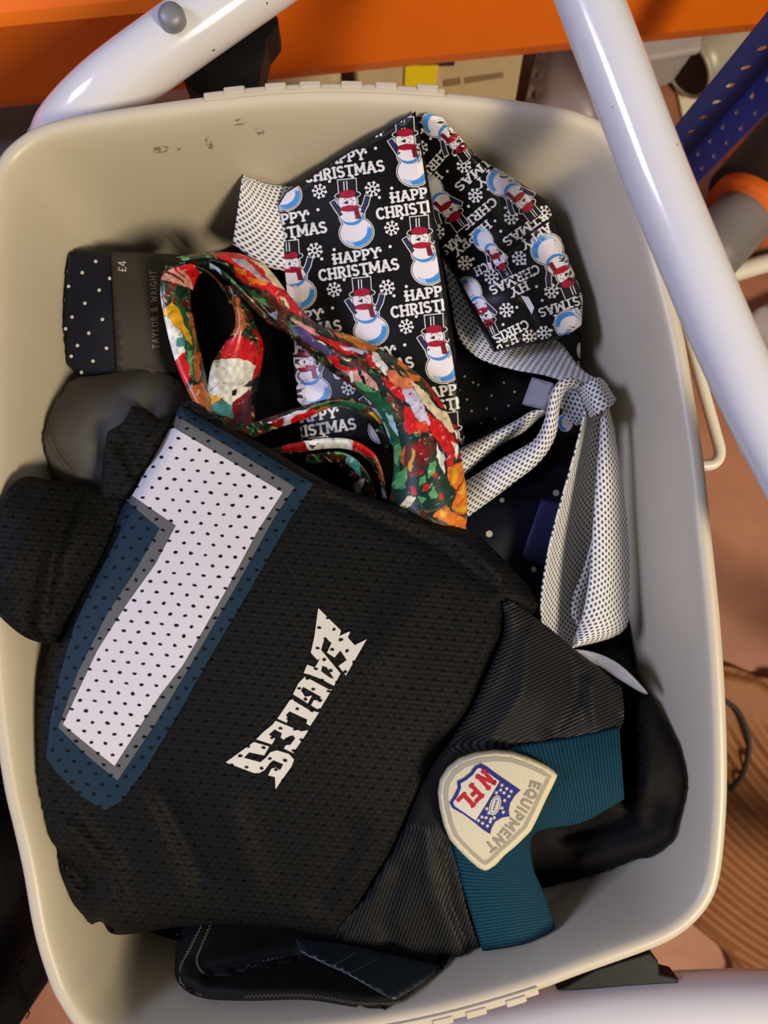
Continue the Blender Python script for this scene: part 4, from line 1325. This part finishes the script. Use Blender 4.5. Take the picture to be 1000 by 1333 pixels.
# inner rolled edge of the top arc
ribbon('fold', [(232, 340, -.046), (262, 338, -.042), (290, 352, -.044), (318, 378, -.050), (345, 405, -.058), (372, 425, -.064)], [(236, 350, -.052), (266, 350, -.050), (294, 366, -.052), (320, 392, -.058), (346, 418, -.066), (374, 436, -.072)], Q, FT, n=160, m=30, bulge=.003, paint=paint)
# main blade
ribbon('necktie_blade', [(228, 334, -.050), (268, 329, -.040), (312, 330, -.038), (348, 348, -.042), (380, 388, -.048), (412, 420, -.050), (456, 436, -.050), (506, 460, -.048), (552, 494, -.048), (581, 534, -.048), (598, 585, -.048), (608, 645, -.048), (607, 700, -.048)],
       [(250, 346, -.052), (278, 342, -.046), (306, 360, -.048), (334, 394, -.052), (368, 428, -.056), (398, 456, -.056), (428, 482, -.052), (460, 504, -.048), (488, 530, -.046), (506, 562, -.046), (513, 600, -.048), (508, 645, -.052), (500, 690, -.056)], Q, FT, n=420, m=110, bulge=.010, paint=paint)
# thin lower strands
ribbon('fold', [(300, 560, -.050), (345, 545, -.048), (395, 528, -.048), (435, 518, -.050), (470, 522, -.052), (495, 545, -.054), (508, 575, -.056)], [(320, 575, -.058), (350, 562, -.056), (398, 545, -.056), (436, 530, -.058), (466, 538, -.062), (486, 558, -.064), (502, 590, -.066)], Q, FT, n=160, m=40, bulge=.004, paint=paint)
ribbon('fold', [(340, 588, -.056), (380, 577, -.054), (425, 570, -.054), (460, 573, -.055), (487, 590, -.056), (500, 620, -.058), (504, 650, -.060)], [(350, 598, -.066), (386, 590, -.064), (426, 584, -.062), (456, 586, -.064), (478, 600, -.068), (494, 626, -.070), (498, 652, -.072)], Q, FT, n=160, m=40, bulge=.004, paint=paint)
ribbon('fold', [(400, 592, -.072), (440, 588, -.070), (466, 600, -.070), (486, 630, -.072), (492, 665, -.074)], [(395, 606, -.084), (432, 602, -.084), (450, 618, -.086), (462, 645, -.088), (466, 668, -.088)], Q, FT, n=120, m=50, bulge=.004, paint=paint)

# ------------------------------------------------------------------ black garment at right and bottom
KP = [(745, 838), (800, 832), (824, 866), (842, 898), (866, 926), (890, 965), (905, 1005), (908, 1030), (896, 1070), (880, 1104), (852, 1121), (820, 1125), (790, 1140), (760, 1156), (736, 1166), (728, 1190), (690, 1200), (640, 1120), (640, 960)]
kh = Height([(745, 838, -.070), (800, 832, -.065), (842, 898, -.045), (890, 965, -.022), (907, 1030, -.016), (880, 1104, -.026), (820, 1125, -.036), (736, 1166, -.052), (690, 1200, -.06), (640, 1120, -.05), (640, 960, -.05), (830, 950, -.034), (850, 1020, -.020), (760, 1090, -.040), (720, 1110, -.046)],
            folds=[([(815, 900), (822, 960), (815, 1040)], 12, -.012), ([(838, 920), (846, 1000), (835, 1060)], 14, .006), ([(735, 1085), (800, 1070), (850, 1055)], 12, -.007), ([(760, 1120), (830, 1100), (870, 1085)], 12, .005)], poly=np.array(KP, float), roll=22, drop=0.014)
o = sheet('black_garment', KP, kh, M_['black_jersey_knit'], None, step=7, skirt=0.02)
tag(o, 'plain black soft garment bulging against the right wall below the teal cuff', 'garment')
tp = [(746, 846), (776, 850), (808, 866), (842, 900), (836, 902), (806, 884), (782, 868), (760, 858)]
th = Height([(746, 846, -.040), (776, 850, -.040), (808, 868, -.036), (842, 900, -.034), (782, 868, -.042)])
lab = sheet('care_label', tp, th, M_['white_label'], o, step=5, skirt=0.001, solid=0.0004)
lab['label'] = 'white satin care label'

BP = [(240, 1190), (228, 1250), (232, 1280), (262, 1299), (320, 1303), (400, 1302), (470, 1312), (520, 1311), (548, 1294), (590, 1262), (560, 1215), (440, 1190), (320, 1180)]
bh2 = Height([(240, 1190, -.045), (230, 1270, -.022), (320, 1303, -.003), (400, 1302, .000), (500, 1311, .002), (590, 1262, -.020), (440, 1190, -.045), (350, 1240, -.026), (480, 1260, -.016)], folds=[([(262, 1206), (240, 1245), (238, 1276)], 8, .003), ([(275, 1268), (330, 1255), (385, 1246)], 8, -.004)], poly=np.array(BP, float), roll=16, drop=0.010)
o = sheet('dark_shirt', BP, bh2, M_['black_cloth'], None, step=6, skirt=0.012)
tag(o, 'black shirt with grey zigzag seams peeking out below the jersey', 'shirt')
pl = []
def zigzag(path, w, n, amp, rgb):
    p = catmull(path, n)
    t = np.gradient(p, axis=0); t /= np.linalg.norm(t, axis=1)[:, None]
    nn = np.stack([-t[:, 1], t[:, 0]], 1)
    z = p + nn * (amp * np.where(np.arange(n) % 2, 1, -1))[:, None]
    return [(q, rgb, 0) for q in stroke([tuple(a) for a in z], w, cap=False)]
SG = srgb(104, 98, 92)
pl += zigzag([(263, 1203), (247, 1235), (234, 1262), (238, 1283), (262, 1296)], .9, 60, 1.6, SG)
pl += zigzag([(274, 1204), (262, 1232), (256, 1250), (262, 1264), (276, 1269), (310, 1262), (350, 1250), (386, 1247)], .9, 90, 1.6, SG)
pl += zigzag([(318, 1297), (400, 1296), (470, 1306), (518, 1305), (545, 1290)], .9, 130, 2.2, srgb(64, 58, 54))
decal('seam_stitching', pl, bh2, M_['print'], o, eps=.0005)
lp = [(384, 1222), (440, 1228), (575, 1258), (572, 1268), (512, 1303), (455, 1270), (390, 1240)]
lb = sheet('satin_label', lp, lambda x, y: bh2(x, y) + .0025, M_['teal_label'], o, step=6, smooth_outline=False, skirt=0.001, solid=0.0004)
decal('crease_line', [(q, srgb(90, 92, 94), 0) for q in stroke([(430, 1259), (462, 1241)], .8) + stroke([(458, 1266), (490, 1249)], .8)], lambda x, y: bh2(x, y) + .0025, M_['print'], lb, eps=.0004)

# ------------------------------------------------------------------ jersey
J = empty('sports_jersey', P1(350, 900, -.1), 'black mesh sports jersey with a large white numeral and teal cuff on top', 'jersey')
JP = [(234, 524), (300, 558), (345, 580), (405, 616), (450, 638), (500, 653), (560, 676), (610, 688), (650, 722), (690, 765), (716, 796), (690, 800), (662, 790), (660, 830), (620, 920), (560, 1010), (520, 1100), (480, 1165), (440, 1227), (380, 1211), (300, 1203), (230, 1207), (152, 1217), (132, 1200), (112, 1204), (85, 1182), (60, 1150), (46, 1090), (42, 1020), (46, 920), (62, 850), (100, 760), (140, 690), (168, 640)]
jh = Height([(234, 524, -.028), (405, 616, -.026), (500, 653, -.032), (610, 688, -.040), (716, 796, -.046), (662, 790, -.032), (560, 1010, -.012), (520, 1100, -.014), (440, 1227, -.028), (300, 1203, -.026), (152, 1217, -.022), (60, 1150, -.010), (42, 1020, -.004), (62, 850, -.012), (168, 640, -.020), (300, 750, -.008), (200, 800, -.006), (120, 960, -.006), (420, 850, -.008), (300, 1000, -.004), (450, 1000, -.006), (220, 1120, -.014), (550, 800, -.022), (140, 1080, -.012)],
            folds=[([(405, 622), (520, 668), (600, 700), (650, 745)], 11, .0045), ([(430, 650), (560, 705), (640, 760)], 10, -.003), ([(215, 1040), (240, 1090), (262, 1140)], 16, -.005), ([(90, 1080), (140, 1130), (150, 1200)], 16, .005), ([(300, 1060), (330, 1150)], 22, .003), ([(640, 790), (600, 900), (540, 1010), (490, 1110), (440, 1200)], 6, -.002), ([(560, 760), (500, 850)], 30, .003), ([(70, 1110), (110, 1150)], 10, -.004), ([(460, 1090), (420, 1170)], 20, -.003)],
            poly=np.array(JP, float), roll=26, drop=0.014)
sheet('body', JP, jh, M_['mesh_black'], J, step=6, skirt=0.012)
TEALP = srgb(24, 48, 66); GREYP = srgb(100, 100, 100); WHP = srgb(226, 220, 224)
def arcs(pts, n=120):
    return pts
num = [([(235, 528), (320, 577), (408, 630), (378, 676), (330, 760), (270, 862), (235, 925), (190, 1000), (158, 1043), (136, 1055), (105, 1036), (72, 1004), (60, 985), (66, 935), (78, 878), (98, 811), (126, 752), (154, 698), (158, 686), (150, 684), (166, 640), (200, 585)], TEALP, 0),
       ([(229, 541), (305, 586), (384, 634), (357, 674), (309, 760), (248, 866), (205, 938), (153, 1016), (115, 985), (76, 947), (101, 876), (139, 800), (175, 745), (208, 688), (164, 651), (190, 605)], GREYP, 2),
       ([(223, 555), (296, 598), (368, 641), (336, 690), (294, 769), (238, 866), (208, 905), (149, 997), (115, 970), (82, 943), (105, 893), (126, 848), (164, 788), (202, 735), (229, 684), (172, 645), (198, 600)], WHP, 4)]
decal('numeral', num, jh, M_['mesh_print'], J, maxlen=9, eps=.0005)
def Z8(ox, oy, *q):
    return [(ox + x / 8.333, oy + y / 8.333) for x, y in q]
LW = srgb(226, 220, 208)
eag = [Z8(370, 780, (370, 97), (615, 340), (600, 400), (720, 345), (690, 415), (765, 500), (895, 435), (670, 828), (590, 725), (680, 660), (610, 555), (545, 632), (465, 580), (515, 475), (440, 410), (400, 550), (395, 640), (360, 658), (290, 580), (330, 400)),
       Z8(370, 780, (400, 550), (610, 805), (540, 940), (390, 860), (270, 815), (213, 802), (250, 710), (330, 742), (360, 700), (390, 640)),
       Z8(330, 870, (560, 90), (820, 230), (850, 230), (730, 430), (690, 440), (625, 400), (655, 345), (715, 350), (735, 310), (540, 200), (515, 240), (560, 310), (635, 295), (590, 380), (430, 280), (490, 160)),
       Z8(330, 870, (415, 318), (440, 355), (600, 450), (710, 480), (615, 625), (575, 600), (585, 555), (390, 465), (350, 510), (380, 545), (360, 590), (260, 545), (360, 400)),
       Z8(330, 870, (240, 570), (520, 685), (600, 670), (430, 918), (330, 870), (350, 835), (400, 830), (455, 760), (430, 725), (385, 735), (330, 775), (295, 750), (310, 705), (230, 660), (165, 720), (235, 760), (200, 825), (30, 770), (110, 690), (210, 610)),
       Z8(285, 930, (75, 520), (380, 300), (545, 350), (490, 445), (330, 410), (270, 470), (450, 520), (510, 470), (560, 410), (630, 390), (760, 430), (815, 490), (790, 560), (690, 700), (615, 810), (610, 680), (535, 660), (570, 590), (620, 575), (665, 605), (700, 540), (590, 495), (550, 530), (500, 600), (440, 635), (380, 635))]
pl = [(q, LW, 0) for q in eag] + [(Z8(370, 780, (415, 722), (462, 738), (540, 862), (500, 855), (400, 782)), (.004, .004, .004), 1)]
decal('lettering', pl, jh, M_['lettering'], J, maxlen=9, eps=.0006)
# fold of the same jersey lying over the left rim
SP = [(-16, 700), (-8, 668), (4, 645), (30, 621), (70, 626), (120, 634), (172, 640), (160, 690), (120, 760), (80, 830), (40, 833), (0, 803), (-14, 780)]
sh = Height([(-16, 700, .004), (4, 645, .002), (30, 621, -.006), (120, 634, -.022), (172, 640, -.030), (160, 690, -.026), (80, 830, -.018), (40, 833, .000), (0, 803, .005), (60, 720, .004), (20, 740, .009), (110, 690, -.010)],
            folds=[([(100, 640), (70, 720), (50, 820)], 12, -.005), ([(60, 640), (30, 700), (10, 760)], 14, .003)], poly=np.array(SP, float), roll=12, drop=0.006)
CLAMP = False
sheet('side_fold', SP, sh, M_['mesh_black'], J, step=6, skirt=0.010)
CLAMP = True
CP = [(172, 528), (190, 533), (208, 548), (234, 526), (200, 590), (165, 650), (128, 655), (134, 600), (140, 562), (150, 556), (160, 550)]
ch = Height([(172, 528, -.022), (234, 526, -.032), (140, 562, -.020), (165, 650, -.022), (128, 655, -.022), (180, 570, -.020)], folds=[([(160, 575), (178, 615)], 12, -.005)], poly=np.array(CP, float), roll=8, drop=0.004)
sheet('side_fold', CP, ch, M_['mesh_black'], J, step=5, smooth_outline=False, skirt=0.010)
# smooth shoulder panel
TP = [(658, 782), (700, 806), (744, 842), (776, 866), (800, 888), (810, 900), (806, 950), (740, 964), (672, 978), (610, 1004), (584, 1040), (594, 1104), (612, 1180), (638, 1262), (614, 1276), (575, 1264), (520, 1252), (438, 1228), (478, 1166), (517, 1100), (557, 1010), (617, 920), (656, 830)]
thh = Height([(658, 782, -.030), (744, 842, -.034), (810, 900, -.032), (806, 950, -.026), (672, 978, -.012), (600, 1040, -.008), (612, 1180, -.016), (638, 1262, -.026), (575, 1264, -.030), (438, 1228, -.031), (517, 1100, -.0135), (557, 1010, -.0115), (617, 920, -.018), (700, 900, -.016), (560, 1150, -.010), (656, 830, -.026)],
             folds=[([(690, 830), (680, 900), (640, 960)], 14, .004), ([(740, 860), (750, 900), (720, 950)], 14, -.004), ([(770, 890), (775, 940)], 9, .004), ([(520, 1130), (500, 1200), (520, 1250)], 12, -.004), ([(556, 1080), (560, 1160), (600, 1250)], 12, .004), ([(580, 1100), (590, 1180), (622, 1262)], 5, -.003)], poly=np.array(TP, float), roll=12, drop=0.005)
def twill_uv(x, y):
    t = np.clip((y - 960) / 120, 0, 1); t = t * t * (3 - 2 * t)
    a = x * 0.42 + y * 0.9
    b = x * 0.93 + y * 0.34
    return np.stack([a * (1 - t) + b * t, x], 1)
M_['twill2'] = ribbed('black_twill_panel', (0.005, 0.005, 0.005), (0.034, 0.032, 0.028), 22, rough=0.48, rot=0.0, bump=0.6, wob=0.1)
sheet('shoulder_panel', TP, thh, M_['twill2'], J, step=6, skirt=0.008, uvfun=twill_uv)
pl = []
for off in (0, 8):
    pth = catmull([(652 - off, 790), (655 - off, 830), (616 - off, 920), (556 - off, 1010), (516 - off, 1100), (477 - off, 1166), (446 - off, 1215)], 170)
    for a, b in zip(pth[::2], pth[1::2]):
        for q in stroke([tuple(a), tuple(b)], 1.2, cap=False):
            pl.append((q, (.016, .015, .013), 0))
decal('seam_stitching', pl, jh, M_['print'], J, eps=.0006)
# teal cuff
ribbon('sleeve_cuff', [(806, 946, -.026), (740, 960, -.018), (672, 972, -.010), (612, 998, -.006), (580, 1040, -.005), (590, 1104, -.008), (610, 1180, -.015), (636, 1264, -.025)],
       [(813, 1040, -.016), (760, 1070, -.010), (716, 1078, -.006), (698, 1084, -.006), (691, 1098, -.006), (695, 1132, -.010), (712, 1172, -.016), (734, 1243, -.026)], M_['cuff'], J, n=120, m=24, bulge=.004, solid=.0014,
       wave=lambda u, v: .0015 * np.sin(u * 21) * v)
# emblem patch
K8 = lambda *q: [(560 + x / 5.556, 970 + y / 5.556) for x, y in q]
outl = K8((60, 350), (75, 260), (130, 170), (220, 100), (340, 60), (470, 45), (600, 55), (720, 95), (840, 150), (900, 190), (922, 218), (890, 290), (840, 390), (785, 510), (730, 620), (640, 710), (540, 800), (470, 870), (405, 912), (350, 890), (280, 830), (200, 750), (140, 680), (100, 580), (72, 460))
outl = [tuple(p) for p in resample(np.array(outl), 4)]
oc = np.mean(outl, 0)
def shrink(poly, d):
    p = np.array(poly); t = np.roll(p, -2, 0) - np.roll(p, 2, 0)
    t /= np.linalg.norm(t, axis=1)[:, None]
    n = np.stack([-t[:, 1], t[:, 0]], 1)
    if ((oc - p) * n).sum() < 0:
        n = -n
    return [tuple(q) for q in p + n * d]
eh = Height([(572, 1030, .000), (600, 990, .000), (650, 978, .000), (700, 992, -.001), (724, 1010, -.002), (700, 1060, .000), (660, 1110, -.002), (632, 1134, -.004), (590, 1090, -.001), (640, 1050, .004)])
ehr = Height([(572, 1030, .000), (600, 990, .000), (650, 978, .000), (700, 992, -.001), (724, 1010, -.002), (700, 1060, .000), (660, 1110, -.002), (632, 1134, -.004), (590, 1090, -.001), (640, 1050, .004)], poly=np.array(outl), roll=5, drop=.002)
M_['cream_twill'] = plain('cream_embroidered_twill', srgb(226, 214, 176), 0.8, 0.2, noise=0.12, nscale=900, bump=0.4, bscale=1800)
pt = sheet('emblem_patch', outl, ehr, M_['cream_twill'], J, step=3.5, smooth_outline=False, skirt=0.003, solid=.001)
pt['label'] = 'cream embroidered shield-shaped patch'
GT = srgb(176, 170, 152)
pl = [(shrink(outl, 7), GT, 0), (shrink(outl, 12.5), srgb(226, 217, 186), 1)]
BLU = srgb(34, 44, 132); RD = srgb(196, 28, 52); CW = srgb(232, 224, 204)
decal('patch_border', pl, ehr, M_['embroidery'], pt, maxlen=8, eps=.0004)
shield = K8((370, 130), (420, 160), (480, 205), (560, 260), (655, 325), (610, 370), (580, 420), (570, 470), (575, 515), (520, 525), (470, 555), (445, 600), (435, 645), (380, 610), (320, 560), (240, 500), (160, 455), (140, 415), (170, 370), (200, 310), (195, 260), (240, 240), (290, 200), (320, 155))
white = K8((362, 165), (430, 208), (503, 262), (420, 400), (330, 545), (250, 490), (177, 440), (167, 412), (200, 370), (225, 310), (222, 277), (265, 252), (310, 215), (340, 172))
sp = [(shield, BLU, 3), (white, CW, 5)]
sr = np.array([-.73, .69])
for ch_, x, y, w, hgt in (('N', 404, 250, 16, 24), ('F', 322, 345, 14, 23), ('L', 262, 412, 15, 22)):
    cx, cy = K8((x, y))[0]
    sp += text(ch_, (cx, cy), sr, hgt * .92, RD, 7, weight=.25, width=w)
def star(cx, cy, r):
    return [(cx + (r if k % 2 == 0 else r * .42) * math.cos(k * math.pi / 5 + .4), cy + (r if k % 2 == 0 else r * .42) * math.sin(k * math.pi / 5 + .4)) for k in range(10)]
for x, y in [(520, 290), (555, 315), (587, 335), (535, 345), (570, 370), (510, 325), (540, 400), (520, 455), (530, 485), (480, 345), (410, 460), (375, 520), (405, 525), (350, 545), (380, 565), (435, 555), (415, 585), (440, 535), (425, 490), (465, 525)]:
    cx, cy = K8((x, y))[0]
    sp.append((star(cx, cy, 3.0), CW, 7))
cx, cy = K8((470, 435))[0]
ball = circle(cx, cy, 13.5, 7.0, 20, rot=math.radians(108))
ball = [(cx + (x - cx), y) for x, y in ball]
sp.append((ball, CW, 7))
sp.append((circle(cx, cy, 12, 5.4, 20, rot=math.radians(108)), BLU, 8))
sp.append((circle(cx, cy, 11, 4.6, 20, rot=math.radians(108)), CW, 9))
ax = np.array([math.cos(math.radians(108)), math.sin(math.radians(108))]); ay = np.array([-ax[1], ax[0]])
sp += [(q, BLU, 10) for q in stroke([tuple(np.array([cx, cy]) - ax * 8), tuple(np.array([cx, cy]) + ax * 8)], .8)]
for k in (-6, -3, 0, 3, 6):
    m_ = np.array([cx, cy]) + ax * k
    sp += [(q, BLU, 10) for q in stroke([tuple(m_ - ay * 2), tuple(m_ + ay * 2)], .8)]
decal('shield_embroidery', sp, ehr, M_['embroidery'], pt, maxlen=8, eps=.0005, dl=.00009)
# word along the lower curve
letters = 'EQUIPMENT'
path = catmull(K8((770, 258), (745, 330), (705, 405), (655, 490), (600, 570), (555, 630), (510, 680), (465, 715), (415, 755)), 400)
ss = np.r_[0, np.cumsum(np.linalg.norm(np.diff(path, axis=0), axis=1))]
wd = [GLYPH[c][0] + .10 for c in letters]
tot = sum(wd); acc = 0
ep = []
for c_, w_ in zip(letters, wd):
    f_ = (acc + w_ / 2) / tot; acc += w_
    i_ = int(np.searchsorted(ss, f_ * ss[-1])); i_ = min(max(i_, 3), len(path) - 4)
    d_ = path[i_ + 3] - path[i_ - 3]
    ep += text(c_, path[i_], d_, 13.0, srgb(158, 152, 138), 3, weight=.22, serif=False, width=ss[-1] / tot * GLYPH[c_][0])
decal('patch_lettering', ep, ehr, M_['embroidery'], pt, maxlen=8, eps=.0005)
